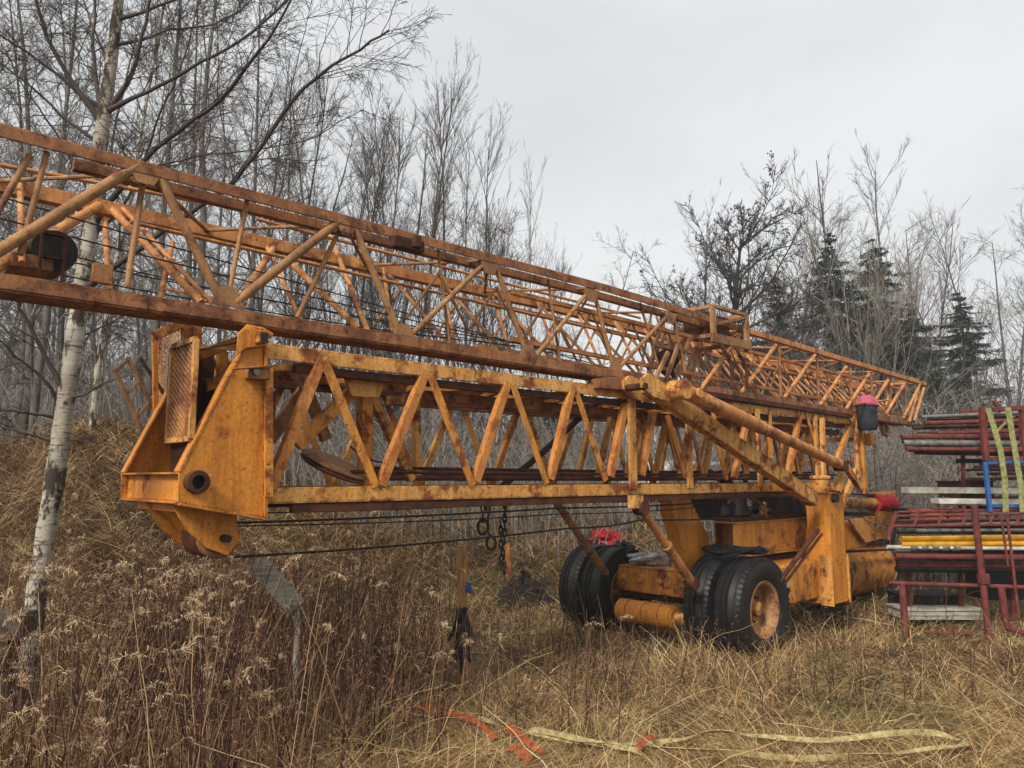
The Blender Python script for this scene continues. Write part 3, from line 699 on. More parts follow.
# outrigger post
p, q = LP(828,494,3.86), LP(843,602,3.86)
mb = MB(); x0, x1 = p.x, LP(843,494,3.86).x
for i, zc in enumerate((0,)):
    mb.box((x0, 3.86-OV, q.z+.02), (x1, 3.875-OV, p.z)); mb.box((x0, 3.876-OV, q.z+.02), (x0+.015, 4.12-OV, p.z)); mb.box((x1-.015, 3.876-OV, q.z+.02), (x1, 4.12-OV, p.z)); mb.box((x0-.03, 3.85-OV, q.z), (x1+.03, 4.14-OV, q.z+.019)); mb.box((x0-.015, 3.85-OV, p.z), (x1+.015, 4.13-OV, p.z+.015))
post = mb.build('outrigger_post', M['plate'], crane, bevel=.003)
MB().lathe((x0+.11, 3.80-OV, p.z-.05), (0,1,0), [(0,.045),(.07,.045)], 18).build('post_pin', M['grease'], post)
mb = MB()
for x in (x0-.028, x1+.012): mb.box((x, 3.84-OV, q.z-.02), (x+.016, 3.98-OV, q.z+.52))
mb.build('guide_flange', M['pale'], post)
mb = MB(); mb.prism([LP(x, y, 4.1) for x, y in ((818,494),(828,494),(828,600),(814,598),(814,540))], (0,.1,0)); mb.build('post_web', M['plate'], post, bevel=.003)
c = LP(821,492,4.0); MB().lathe(c, (0,0,1), [(0,.05),(0,.09),(.03,.10),(.15,.10),(.15,.115),(.17,.115),(.185,.10),(.19,.05)], 26).build('bollard_cap', M['pale'], post)
mb = MB(); mb.tube([LP(818,530,3.8), LP(779,582,3.8)], .025, 8); mb.tube([LP(822,534,3.8), LP(784,585,3.8)], .014, 8); mb.build('drag_link', M['rust'], crane)
# winch, boxes at right
mb = MB(); a, b = LP(844,503,4.3), LP(874,503,4.3)
mb.tube([a, b], .075, 20); win = mb.build('winch', M['pale'], crane, bevel=.003)
a, b = LP(873,503,4.3), LP(890,503,4.3)
mb = MB(); mb.lathe(a, b-a, [(0,.06),(0,.125),(.02,.125),(.025,.105)]+[(.025+i*.02, .105+(.008 if i % 2 else 0)) for i in range(int(((b-a).length-.06)/.02))]+[((b-a).length-.02,.125),((b-a).length,.125),((b-a).length,.05)], 28); mb.build('drum', M['redbright'], win)
mb = MB(); seg(mb, (845,514),(872,514),4.3,.05,.1); seg(mb, (846,494),(872,495),4.32,.02,.1); mb.build('winch_bed', M['rust'], win)
poly(MB(), [(889,493),(898,491),(899,512),(887,539),(872,539),(888,514)], 4.4, .3).build('end_plate', M['plate'], crane, bevel=.005)
p, q = LP(843,523,4.0), LP(863,547,4.0)
mb = MB().box((p.x-.05, p.y, q.z), (q.x+.1, p.y+.3, p.z)); cab = mb.build('control_box', M['plate'], crane, bevel=.006)
poly(MB(), [(849,519),(863,518),(880,539),(866,543)], 3.92, .03).build('box_lid', M['pale'], cab, bevel=.003)
mb = MB(); seg(mb, (838,552),(900,549),4.25,.03,.04); mb.build('edge_rail', M['rust'], crane)
p = LP(787,590,3.9); mb = MB().box((p.x-.06, p.y, p.z-.08), (p.x+.06, p.y+.03, p.z+.08)); lm = mb.build('marker_lamp', M['whitepl'], crane, bevel=.01)
MB().lathe(p+Vector((.015,-.01,-.01)), (0,1,0), [(0,.028),(.015,.028)], 14).build('lens', M['grease'], lm)
# lamp drum hanging at the mast tip, with its pink cap
bk = empty('bucket', CRANE, AX); tag(bk, 'dark grey bucket topped with a faded pink cap, hung at the crane tip', 'bucket')
c = LP(868, 430, 3.95)
mb = MB(); mb.lathe(c, (0,0,1), [(0,.02),(0,.10),(.02,.115),(.12,.125),(.22,.12),(.30,.125),(.315,.11),(.315,.02)], 24); mb.build('bucket_body', M['slate'], bk)
mb = MB(); mb.lathe(c+Vector((0,0,.30)), (.1,0,1), [(0,.05),(0,.14),(.02,.145),(.05,.12),(.10,.10),(.135,.06),(.145,.01)], 24); mb.build('cap', M['pink'], bk)
mb = MB(); mb.tube([LP(854,404,3.9), LP(889,400,3.95)], .012, 8); mb.build('bar', M['jibfar'], bk)
mb = MB(); p = LP(873,438,4.0); mb.box((p.x-.07,p.y,p.z-.09),(p.x+.07,p.y+.1,p.z+.06)); mb.build('hanger_box', M['plate'], crane, bevel=.01)

# ================================================================ THINGS AROUND THE CRANE
def L2W(p): return CRANE+UX*p.x+VX*p.y+Vector((0,0,p.z))
def link_chain(mb, top, bot, r=.018, n=None):
    top, bot = Vector(top), Vector(bot); L = (bot-top).length; n = n or int(L/(r*2.3))
    d = (bot-top)/n; up = (bot-top).normalized()
    for i in range(n):
        c = top+d*(i+.5); s = Vector((1,0,0)) if i % 2 else Vector((0,1,0))
        mb.tube([c+s*(r*.6*math.cos(a))+up*(r*1.7*math.sin(a)) for a in [k*math.pi/4 for k in range(8)]], r*.3, 5, closed=True)
def ring(mb, c, rx, rz, th, ax=Vector((1,0,0))):
    mb.tube([Vector(c)+ax*(rx*math.cos(a))+Vector((0,0,rz*math.sin(a))) for a in [k*math.pi/8 for k in range(16)]], th, 7, closed=True)
t1 = L2W(LP(483,494,4.55)); b1 = L2W(LP(483,522,4.55))
mb = MB(); link_chain(mb, t1, b1, .024); link_chain(mb, t1+Vector((.04,0,0)), b1+Vector((.04,0,.0)), .024)
ring(mb, L2W(LP(483,527,4.55)), .04, .055, .012); link_chain(mb, L2W(LP(487,530,4.55)), L2W(LP(491,538,4.55)), .02); ring(mb, L2W(LP(491,543,4.55)), .035, .05, .012)
tag(mb.build('hanging_chain', M['grease']), 'short dark chain ending in two open rings under the mast', 'chain')
mb = MB(); t1, b1 = L2W(LP(505,494,4.55)), L2W(LP(504,572,4.55)); link_chain(mb, t1, b1, .024)
link_chain(mb, t1+Vector((-.035,0,-.2)), b1+Vector((-.02,0,0.02)), .022)
ch2 = mb.build('hanging_chain', M['grease']); tag(ch2, 'long rusty link chain with orange hook hanging from the mast', 'chain')
mb = MB(); c = L2W(LP(507,556,4.55)); mb.tube([c+Vector((0,0,.1)), c, c+Vector((.02,0,-.1)), c+Vector((.0,0,-.16)), c+Vector((-.05,0,-.12))], [.03,.035,.028,.02,.008], 10)
mb.build('hook', M['jibfar'], ch2)
# ground point under a pixel
def GP(px, py):
    d = ray(px, py); t = 2.0
    for _ in range(4000):
        q = d*t
        if CAM_H+q.z <= g1(q.x, q.y): break
        t += .01
    return Vector((q.x, q.y, g1(q.x, q.y)))
# wooden stake with black rag
Ys = 6.4
a, b = WY(462,545,Ys), WY(464,628,Ys); b.z = min(b.z, g1(b.x, b.y)-.02)
st = MB().beam(b, a, .085, .05, (0,1,0)).build('wooden_stake', M['woodlight'], bevel=.004); tag(st, 'short sawn timber stake wrapped in black rag below the mast', 'stake')
rg = random.Random(3); mb = MB()
for k in range(16):
    an = rg.uniform(0, 6.28); p0 = a.lerp(b, rg.uniform(.42,.55))+Vector((.035*math.cos(an), .035*math.sin(an), 0))
    p1 = Vector((p0.x+rg.uniform(-.1,.1), p0.y+rg.uniform(-.06,.06), p0.z-rg.uniform(.2,.42)))
    mb.tube([p0, p0.lerp(p1,.5)+Vector((rg.uniform(-.03,.03),0,0)), p1], [.022,.028,.01], 6)
mb.build('black_rag', M['black'], st)
p = WY(468,587,Ys-.06); MB().prism([p+Vector((-.02,0,-.04)), p+Vector((.02,0,-.05)), p+Vector((.03,0,.03)), p+Vector((-.01,0,.04))], (0,.02,0)).build('tape', M['blue'], st)
# grey board leaning in weeds
Yb = 5.0
a, b = WY(254,560,Yb), WY(297,608,Yb)
o = MB().beam(a, b, .13, .025, (0,1,-.5)).build('grey_board', M['wood'], bevel=.004); tag(o, 'weathered grey board sticking up slantwise out of the weeds', 'board')
c = b.copy(); c.z = g1(b.x, b.y)-.03
MB().tube([b+Vector((0,.02,0)), c], .018, 7).build('board_leg', M['wood'], o)
# thin birch poles behind
# dark heap
def heap(name, c, rx, ry, h, mat, seed, n=26):
    rs = np.random.RandomState(seed); mb = MB(); V = []; Fs = []
    for i in range(n):
        for j in range(14):
            a = 2*math.pi*i/n; r = j/13; hh_ = h*(1-r**1.6)*(1+.25*math.sin(3*a+seed)+.3*(rs.rand()-.5))
            x, y = c[0]+rx*r*math.cos(a)*(1+.1*rs.rand()), c[1]+ry*r*math.sin(a)
            V.append((x, y, g1(x, y)-.03+max(hh_, 0)))
    for i in range(n):
        for j in range(13): Fs.append((i*14+j, ((i+1)%n)*14+j, ((i+1)%n)*14+j+1, i*14+j+1))
    mb.add(V, Fs); return mb.build(name, M[mat])
hc = GP(524, 600); hp = heap('brush_heap', hc, .40, .35, .30, 'soil', 3); rh = random.Random(2); mb = MB()
for k in range(70):
    p = hc+Vector((rh.uniform(-.3,.3), rh.uniform(-.3,.1), rh.uniform(.05,.25))); d = Vector((rh.uniform(-1,1), rh.uniform(-1,1), rh.uniform(-.4,.8))).normalized()*rh.uniform(.1,.3); mb.tube([p-d*.5, p+d*.2+Vector((0,0,.02)), p+d*.6], .006, 4)
mb.build('cut_twigs', M['bark'], hp)
tag(hp, 'small dark heap of cut brush beyond the hanging chains', 'heap')
# old timbers at the left edge
pc = WY(-6, 600, 5.0)
for k, lb in enumerate(('lowest dark weathered timber baulk beside the birch foot','second dark weathered timber baulk from the ground beside the birch','third dark weathered timber baulk from the ground beside the birch','topmost dark weathered timber baulk beside the birch foot')):
    zz = g1(pc.x, pc.y)+.06+.19*k
    p, q = Vector((pc.x-1.4, pc.y+.1+.03*(k%2), zz)), Vector((pc.x+.14-.05*(k%3), pc.y+.16, zz+.015))
    tag(MB().beam(p, q, .17, .2, (0,1,0)).build('timber_baulk', M['timber'], bevel=.012), lb, 'timber', 'timber baulks by the birch')
# junk lying on the axle
def crumple(name, c, sx, sy, sz, mat, seed, label, cat):
    rs = np.random.RandomState(seed); n, m2 = 22, 12; V = []; Fs = []
    for j in range(m2):
        ph = math.pi*(j+.5)/m2
        for i in range(n):
            a = 2*math.pi*i/n; r = 1+.22*math.sin(3*a+seed+j)+.3*(rs.rand()-.5)
            V.append((c[0]+sx*math.sin(ph)*math.cos(a)*r, c[1]+sy*math.sin(ph)*math.sin(a)*r, c[2]+sz*(math.cos(ph)*r*.8)))
    for j in range(m2-1):
        for i in range(n): Fs.append((j*n+i, j*n+(i+1)%n, (j+1)*n+(i+1)%n, (j+1)*n+i))
    Fs += [tuple(range(n)), tuple(range((m2-1)*n, m2*n))]
    return tag(MB().add(V, Fs).build(name, M[mat]), label, cat)
def ax_pt(px, u=6.88, z=.76):
    d = LU(px, 560, u); return L2W(Vector((u-OU, d.y, z)))
c = ax_pt(648); crumple('white_sheet', (c.x, c.y, .83), .22, .13, .075, 'cloth', 2, 'crumpled white plastic sheet lying on the axle beam', 'plastic sheet')
c = ax_pt(622); crumple('black_bag', (c.x, c.y, .88), .13, .11, .12, 'black', 5, 'black plastic bag on the axle beside the far wheels', 'bag')
mb = MB(); rs = np.random.RandomState(8); c = L2W(Vector((ug-OU, 4.1-OV, .95))); pts = []
for i in range(150):
    a = i*.33; rr = .17+.09*rs.rand(); pts.append((c.x+rr*1.25*math.cos(a), c.y+rr*math.sin(a)+.0, c.z+.012+.0004*i+.02*rs.rand()-.5*((rr*math.cos(a-.75))**2)))
mb.tube(pts, .011, 6); tag(mb.build('hose_coil', M['black']), 'coil of thin black hose lying on top of the near double wheels', 'hose')

# ---- webbing straps in the foreground
def ribbon(name, pts, wd, mat, label, cat, twist, parent=None, lift=.065, th=.004, group=None):
    P = [GP(x, y) for x, y in pts]; V = []; Q = []
    for i in range(len(P)-1):
        for t in np.linspace(0, 1, 9)[:-1]:
            p = P[i].lerp(P[i+1], t); Q.append(p)
    Q.append(P[-1]); n = len(Q); Q = [sum((Q[min(max(i+k,0),n-1)] for k in range(-7,8)), Vector())/15 for i in range(n)]
    mb = MB(); Fs = []
    for i, p in enumerate(Q):
        t = (Q[min(i+1,n-1)]-Q[max(i-1,0)]); t.z = 0; t.normalize(); sd_ = Vector((-t.y, t.x, 0))
        a = twist(i/n); s = sd_*math.cos(a)+Vector((0,0,1))*math.sin(a); nn = t.cross(s)
        z = g1(p.x, p.y)+lift+.012*math.sin(i*.23)+.5*wd*abs(math.sin(a)); p = Vector((p.x, p.y, z))
        for sg, so in ((-1,-1),(1,-1),(1,1),(-1,1)): V.append(p+s*(wd/2*sg)+nn*(th/2*so))
    for i in range(n-1):
        for k in range(4): Fs.append((i*4+k, i*4+(k+1)%4, (i+1)*4+(k+1)%4, (i+1)*4+k))
    Fs += [(3,2,1,0), tuple(range((n-1)*4, n*4))]
    return tag(mb.add(V, Fs).build(name, M[mat], parent), label, cat, group)
ribbon('lifting_strap', [(520,740),(560,753),(610,757),(655,759),(700,744),(735,744),(800,751),(870,752),(920,749),(962,746),(974,755),(955,764),(900,768),(800,769),(720,769),(650,762),(600,748)], .036, 'strapy',
       'long dirty yellow lifting strap looped across the foreground grass', 'strap', lambda t: .5+.9*math.sin(t*17)+.4*math.sin(t*41))
ribbon('lifting_strap', [(470,728),(500,738),(540,747),(580,752),(620,762),(650,768)], .03, 'strapy', 'thin frayed pale strap joining the orange and yellow webbing', 'strap', lambda t: .9*math.sin(t*15+1))
ribbon('torn_strap', [(392,738),(410,727),(432,723),(452,726),(470,734)], .05, 'strapo', 'torn orange webbing strap arched at the left of the straps', 'strap', lambda t: .7+.6*math.sin(t*5), lift=.085)
ribbon('torn_strap', [(455,732),(475,738),(490,748),(497,756)], .035, 'strapo', 'narrow torn orange strip trailing down between the straps', 'strap', lambda t: .9+.5*math.sin(t*4), lift=.085)
ribbon('torn_strap', [(502,742),(514,752),(530,762),(548,768)], .045, 'strapo', 'short frayed orange strap end lying across the pale strap', 'strap', lambda t: .8+.5*math.sin(t*5), lift=.085)
ribbon('torn_strap', [(506,758),(520,764),(532,775)], .06, 'strapo', 'orange strap flap at the bottom edge of the picture', 'strap', lambda t: .5, lift=.05)
ribbon('torn_strap', [(636,772),(646,762),(658,754)], .04, 'strapo', 'small orange strap scrap folded over the yellow strap', 'strap', lambda t: .5, lift=.11)

# ================================================================ SCAFFOLD STORE at right
def wpipe(name, a, b, Ya, Yb, r, mat, label, group, cat='pipe', collars=0):
    p, q = WY(a[0], a[1], Ya), WY(b[0], b[1], Yb)
    q = p+(q-p)*1.0
    mb = MB()
    n = 14; prof_in = r*.8; L = (q-p).length
    mb.lathe(p, q-p, [(0,prof_in),(0,r),(L,r),(L,prof_in)], n, True)
    o = mb.build(name, M[mat]); tag(o, label, cat, group)
    d = (q-p).normalized()
    for k in range(collars):
        c = p+d*(.25+k*.42*(L-.5)/max(collars,1))
        MB().lathe(c, d, [(0,r),(0,r*1.7),(.07,r*1.7),(.07,r)], 14).build('coupler', M['galv'], o)
    return o
YS = 8.7
up = [((921,417),(1060,411),9.4,.022,'galv','galvanised tube topmost in the upper rack'),
      ((924,423),(1060,420),9.2,.026,'red','dark red tube just under the topmost galvanised tube'),
      ((913,428),(1060,425),9.3,.024,'rust','rusty brown tube in the middle of the upper rack'),
      ((937,433),(1060,430),9.2,.024,'red','short red tube starting further right in the upper rack'),
      ((901,437),(1060,436),9.0,.03,'red','long red tube reaching furthest left in the upper rack'),
      ((903,443),(1060,444),9.0,.038,'galv','thick grey steel tube with open end in the upper rack'),
      ((906,449),(1060,450),9.0,.026,'red','red tube lying lowest in the upper rack'),
      ((915,452),(1060,455),9.2,.03,'rust','dark rusty tube under the thick grey tube'),
      ((957,461),(1060,461),9.3,.028,'grease','black tube at the foot of the upper rack'),
      ((930,420),(1060,416),9.6,.026,'rust','rusty tube at the back of the upper rack')]
for a, b, Y, r, mt, lb in up: wpipe('scaffold_tube', a, b, Y, Y, r, mt, lb, 'tubes in the upper rack', 'tube')
lo = [((901,539),(1060,537),8.4,.03,'pipeyellow','upper bright yellow tube in the lower rack'),((901,544),(1060,543),8.4,.03,'pipeyellow','lower bright yellow tube in the lower rack'),
      ((895,556),(1060,558),8.4,.032,'red','red tube under the white coupled tube'),((897,564),(1060,566),8.5,.03,'red','lowest red tube in the lower rack'),
      ((896,569),(1060,571),8.9,.035,'grease','black tube at the bottom of the lower rack'),((925,526),(1060,522),8.8,.022,'galv','thin grey tube above the yellow tubes'),
      ((915,531),(1060,530),8.8,.022,'galv','second thin grey tube just above the yellow tubes')]
for a, b, Y, r, mt, lb in lo: wpipe('scaffold_tube', a, b, Y, Y, r, mt, lb, 'tubes in the lower rack', 'tube')
rq = random.Random(6)
for k in range(30):
    y = 414+rq.random()*40; x0 = rq.choice((905,925,940,960)); wpipe('scaffold_tube', (x0+rq.random()*20, y), (1060, y+rq.uniform(-3,3)), 9.35+.03*k, 9.35+.03*k+rq.uniform(-.1,.1), rq.choice((.014,.018,.022)), rq.choice(('red','rust','galv','grease','rust')), 'thin tube among the others behind the front of the upper bundle', 'thin tubes filling the upper bundle', 'tube')
for k in range(26):
    y = 520+rq.random()*52; wpipe('scaffold_tube', (893+rq.random()*25, y), (1060, y+rq.uniform(-3,3)), 8.75+.03*k, 8.75+.03*k+rq.uniform(-.1,.1), rq.choice((.014,.018,.022)), rq.choice(('red','rust','galv','grease','rust')), 'thin tube among the others at the back of the lower bundle', 'thin tubes filling the lower bundle', 'tube')
for k in range(16):
    y = 464+rq.random()*46; wpipe('scaffold_tube', (958+rq.random()*25, y), (1060, y+rq.uniform(-3,3)), 9.7+.04*k, 9.7+.04*k+rq.uniform(-.1,.1), rq.choice((.014,.018,.022)), rq.choice(('red','rust','grease')), 'thin tube lying inside the blue rack', 'thin tubes inside the blue rack', 'tube')
wpipe('coupled_tube', (887,547), (1060,549), 8.4, 8.4, .022, 'whitepl', 'white tube with round couplers between yellow and red tubes', 'tubes in the lower rack', 'tube', 5)
for a, b, th, Y, mt, lb in (((905,490),(1060,491),.075,9.6,'whitepl','long white board laid across the rack, the upper one'),((935,501),(1060,502),.06,9.3,'whitepl','cream board just below the long white board')):
    p, q = WY(*a, Y), WY(*b, Y); tag(MB().beam(p, q, th, .2).build('plank', M[mt], bevel=.004), lb, 'board', 'boards in the rack')
def rack(name, label, cat, mat, parts, Y, group=None):
    t = empty(name, (WY(parts[0][1][0], 600, Y).x, Y, 0)); tag(t, label, cat, group); o0 = Vector(t.location)
    for nm, a, b, r, dY in parts:
        p, q = WY(a[0], a[1], Y+dY)-o0, WY(b[0], b[1], Y+dY)-o0
        if nm.endswith('_'): MB().tube([p, q], r, 10).build(nm[:-1], M[mat], t)
        else: MB().beam(p, q, r*2, r*2).build(nm, M[mat], t, bevel=.004)
    return t
rack('stacking_rack', 'red steel rack holding the upper bundle of scaffold tubes', 'rack', 'red', [('post',(982,407),(986,461),.03,0),('post',(1023,408),(1025,461),.035,0),('top_rail',(980,410),(1040,407),.025,0),('mid_rail',(986,450),(1040,449),.025,0),('post',(994,400),(1001,412),.02,.6),('rear_rail',(960,412),(1040,410),.03,.8),('rear_post',(962,412),(964,520),.02,.9),('base_rail',(984,459),(1040,458),.022,0)], 8.7)
rack('stacking_rack', 'blue steel rack under the red one', 'rack', 'blue', [('post',(985,462),(990,512),.022,0),('top_rail',(985,463),(1045,461),.02,0),('mid_rail',(990,506),(1045,506),.02,.2),('post',(1040,462),(1042,512),.036,0)], 8.7)
rack('cradle_rack', 'dark red cradle with leaning post holding the yellow tubes', 'rack', 'red', [('leaning_post_',(974,505),(990,645),.034,-.25),('side_rail_',(889,583),(1050,588),.022,-.2),('leg_',(902,585),(906,636),.035,-.2),('leg_',(1001,587),(1007,628),.035,-.25),('foot_',(1007,628),(1040,638),.03,-.25),
      ('base_bar_',(925,632),(1050,637),.02,0),('rod_',(1001,515),(1008,566),.012,-.35),('rod_',(1007,515),(1019,618),.014,-.35),('collar_',(983,574),(984,583),.06,-.25),('rear_leg_',(960,570),(962,630),.03,.8),('rear_leg_',(1012,570),(1014,632),.03,.8),('rear_leg_',(908,560),(910,612),.03,.8)], 8.3)
for Y, y0, y1, lb in ((8.5,516,525,'red scaffold ladder frame, front one of the two above the yellow tubes'),(8.9,512,520,'red scaffold ladder frame, rear one of the two above the yellow tubes')):
    t = empty('ladder_frame', (WY(900,520,Y).x, Y, 0)); tag(t, lb, 'ladder frame', 'scaffold ladder frames'); o0 = Vector(t.location)
    mb = MB()
    mb.tube([WY(893,y1+3,Y)-o0, WY(898,y0,Y)-o0, WY(1060,y0-3,Y)-o0], .015, 8); mb.tube([WY(890,y1+8,Y-.3)-o0, WY(893,y1+1,Y-.3)-o0, WY(1060,y1-1,Y-.3)-o0], .016, 8); mb.tube([WY(889,y1+16,Y-.35)-o0, WY(889,y1+8,Y-.3)-o0], .016, 8)
    mb.build('rail', M['red'], t)
    for px in (892,914,938,962,989,1016,1040): MB().tube([WY(px+4,y0,Y)-o0, WY(px,y1,Y-.3)-o0], .014, 8).build('rung', M['red'], t)
# ratchet straps over the racks
def wstrap(pts, Y, wd, mat, label):
    P = [WY(x, y, Y) for x, y in pts]; mb = MB()
    V = []; Fs = []
    for p in P:
        for dx, dy in ((-wd/2,0),(wd/2,0),(wd/2,.006),(-wd/2,.006)): V.append((p.x+dx, p.y+dy, p.z))
    for i in range(len(P)-1):
        for k in range(4): Fs.append((i*4+k, i*4+(k+1)%4, (i+1)*4+(k+1)%4, (i+1)*4+k))
    Fs += [(3,2,1,0), tuple(range((len(P)-1)*4, len(P)*4))]
    tag(mb.add(V, Fs).build('ratchet_strap', M[mat]), label, 'strap', 'straps over the rack')
wstrap([(988,408),(995,430),(1001,452),(1005,480),(1006,512)], 8.6, .065, 'strapg', 'green yellow ratchet strap nearest the red post')
wstrap([(1008,407),(1012,432),(1016,456),(1021,485),(1023,512)], 8.6, .065, 'strapg', 'green yellow ratchet strap further right on the rack')
wstrap([(996,432),(1008,420),(1014,416)], 8.66, .04, 'strapg', 'short slanting strap end between the two ratchet straps')
# crates and clamps inside the store
def crate(px, py, w_, h_, Y, mat, label, name='crate', cat='crate'):
    p = WY(px, py, Y); t = empty(name, p); tag(t, label, cat)
    mb = MB(); mb.box((-w_/2, 0, 0), (w_/2, .02, h_)); mb.box((-w_/2,.02,0),(-w_/2+.02,.4,h_)); mb.box((w_/2-.02,.02,0),(w_/2,.4,h_)); mb.box((-w_/2+.02,.38,0),(w_/2-.02,.4,h_)); mb.build('side_wall', M[mat], t, bevel=.003)
    mb = MB().box((-w_/2-.015, -.015, h_), (w_/2+.015, .415, h_+.02)); mb.box((-w_/2-.01,-.012,h_*.5),(w_/2+.01,-.001,h_*.5+.02)); mb.build('rim', M[mat], t)
M['brick'] = plain('faded_orange_plastic', hx('b3553a'), hx('7c3a2a'), 10, .8)
crate(937, 521, .24, .11, 9.3, 'brick', 'faded orange plastic crate left one behind the ladder frames'); crate(958, 521, .2, .12, 9.35, 'brick', 'faded orange plastic crate right one behind the ladder frames')
crate(919, 523, .26, .16, 9.9, 'black', 'black plastic bin behind the winch end of the rack', 'bin', 'bin')
crate(935, 616, .7, .22, 9.2, 'black', 'black crate standing in the grass under the rack')
crate(945, 620, .9, .1, 8.9, 'wood', 'grey pallet box in the grass under the rack', 'pallet_box', 'box')
crate(1010, 600, .6, .3, 9.6, 'black', 'dark crate under the right end of the rack')
crate(975, 498, .5, .2, 9.9, 'rust', 'rusty steel box inside the blue rack', 'steel_box', 'box')
# clutter far behind the axle
def far_red(px, py, Y, label):
    p = WY(px, py, Y); p.z = max(p.z, g1(p.x,p.y)+.15)
crumple('red_sack', tuple(GP(606, 553)+Vector((0,0,.18))), .28, .2, .2, 'redbright', 4, 'bright red sack lying in the grass beyond the wheels', 'sack')
for px, Y, lb in ((705,15,'pale rusting car body half hidden behind the pedestal plate'),):
    p = WY(px, 545, Y); z = g1(p.x, Y)
    t = empty('scrap_car', (p.x, Y, z), .3); tag(t, lb, 'car')
    mb = MB().prism([Vector(q) for q in ((-1.6,0,.3),(1.6,0,.3),(1.65,0,.75),(.9,0,.85),(.5,0,1.3),(-.7,0,1.32),(-1.15,0,.88),(-1.65,0,.8))], (0,1.5,0)); mb.build('body', M['cloth'], t, bevel=.05)
    mb = MB().prism([Vector(q) for q in ((.7,-.01,.88),(.42,-.01,1.24),(-.62,-.01,1.25),(-.95,-.01,.9))], (0,.012,0)); mb.build('side_window', M['black'], t)
    for x in (-1.0, 1.05): MB().lathe((x,-.03,.3), (0,1,0), [(0,.1),(0,.3),(.2,.3),(.2,.1)], 20).build('wheel', M['rubber'], t)

# ================================================================ TREES
def tubes_np(polys, sides=3):
    """polys: list of (points Nx3, radii N) -> V, F"""
    Vs, Fs = [], []; base = 0
    ang = np.arange(sides)*2*np.pi/sides; ca, sa = np.cos(ang), np.sin(ang)
    by = {}
    for P, r in polys: by.setdefault(len(P), []).append((P, r))
    for n, L in by.items():
        P = np.array([p for p, _ in L]); Rr = np.array([r for _, r in L])         # m n 3, m n
        T = np.empty_like(P); T[:,1:-1] = P[:,2:]-P[:,:-2]; T[:,0] = P[:,1]-P[:,0]; T[:,-1] = P[:,-1]-P[:,-2]
        T /= np.linalg.norm(T, axis=2, keepdims=True)+1e-9
        ref = np.zeros_like(T); D = P[:,-1]-P[:,0]; hz = np.abs(D[:,2]) > .8*np.linalg.norm(D, axis=1)
        ref[hz] = (1,0,0); ref[~hz] = (0,0,1)
        A = np.cross(T, ref); A /= np.linalg.norm(A, axis=2, keepdims=True)+1e-9; B = np.cross(T, A)
        V = P[:,:,None,:]+Rr[:,:,None,None]*(A[:,:,None,:]*ca[None,None,:,None]+B[:,:,None,:]*sa[None,None,:,None])
        m = len(L); idx = np.arange(m*n*sides).reshape(m, n, sides)+base
        a = idx[:,:-1,:]; b = idx[:,1:,:]; a2 = np.roll(a, -1, 2); b2 = np.roll(b, -1, 2)
        Fs.append(np.stack([a, a2, b2, b], -1).reshape(-1, 4)); Vs.append(V.reshape(-1, 3)); base += m*n*sides
    return np.concatenate(Vs), np.concatenate(Fs)
def grow(rs, start, d, L, r, level, spec, out, n=6):
    """one branch as a bent line; children by level"""
    sp = spec[level]; P = [np.array(start, float)]; d = np.array(d, float); d /= np.linalg.norm(d)
    for i in range(n-1):
        d = d+rs.normal(0, sp['wig'], 3)+np.array([0,0,sp['up']]); d /= np.linalg.norm(d); P.append(P[-1]+d*L/(n-1))
    P = np.array(P); rr = r*(1-np.linspace(0, 1, n)*(1-sp.get('tip', .15)))
    out[level].append((P, rr))
    if level+1 >= len(spec): return
    ch(rs, P, rr, L, level, spec, out)
def ch(rs, P, rr, L, level, spec, out, cnt=None):
    sp = spec[level]; nx_ = spec[level+1]; n = len(P)
    k = cnt or max(1, int(rs.poisson(sp['kids']))); 
    for t in np.sort(rs.uniform(sp.get('from', .2), 1, k)):
        f = t*(n-1); i = min(int(f), n-2); p = P[i]+(P[i+1]-P[i])*(f-i); T = P[i+1]-P[i]; T = T/np.linalg.norm(T)
        a = rs.normal(0, 1, 3); a -= T*a.dot(T); a /= np.linalg.norm(a)+1e-9
        ang = rs.normal(sp['ang'], .15); dd = T*math.cos(ang)+a*math.sin(ang)
        l2 = L*nx_['len']*(1.1-.65*t)*rs.uniform(.6, 1.25); r2 = max(rr[i]*nx_['rad'], nx_['rmin'])
        grow(rs, p, dd, l2, r2, level+1, spec, out, nx_['n'])
def tree_proto(name, seed, H, r0, spec, trunkmat, twigmat, stems=1, lean=.03):
    rs = np.random.RandomState(seed); out = [[] for _ in spec]
    for s in range(stems):
        a = rs.uniform(0, 6.28); dr = np.array([math.cos(a)*lean*(1+2*(stems > 1)), math.sin(a)*lean*(1+2*(stems > 1)), 1])
        grow(rs, (rs.normal(0,.12)*(stems > 1), rs.normal(0,.12)*(stems > 1), -.15), dr, H*(1 if s == 0 else rs.uniform(.6,1)), r0*(1 if s == 0 else rs.uniform(.5,1)), 0, spec, out, 9)
    root = empty(name)
    V, Fq = tubes_np(out[0], 8); raw_mesh('trunk', V, Fq, trunkmat, parent=root)
    tw = []
    Vs, Fs, b = [], [], 0
    for lv, sd_ in [(i, 4 if i == 1 else 3) for i in range(1, len(spec))]:
        if out[lv]:
            V, Fq = tubes_np(out[lv], sd_); Vs.append(V); Fs.append(Fq+b); b += len(V)
    raw_mesh('crown', np.concatenate(Vs), np.concatenate(Fs), twigmat, parent=root)
    return root, out
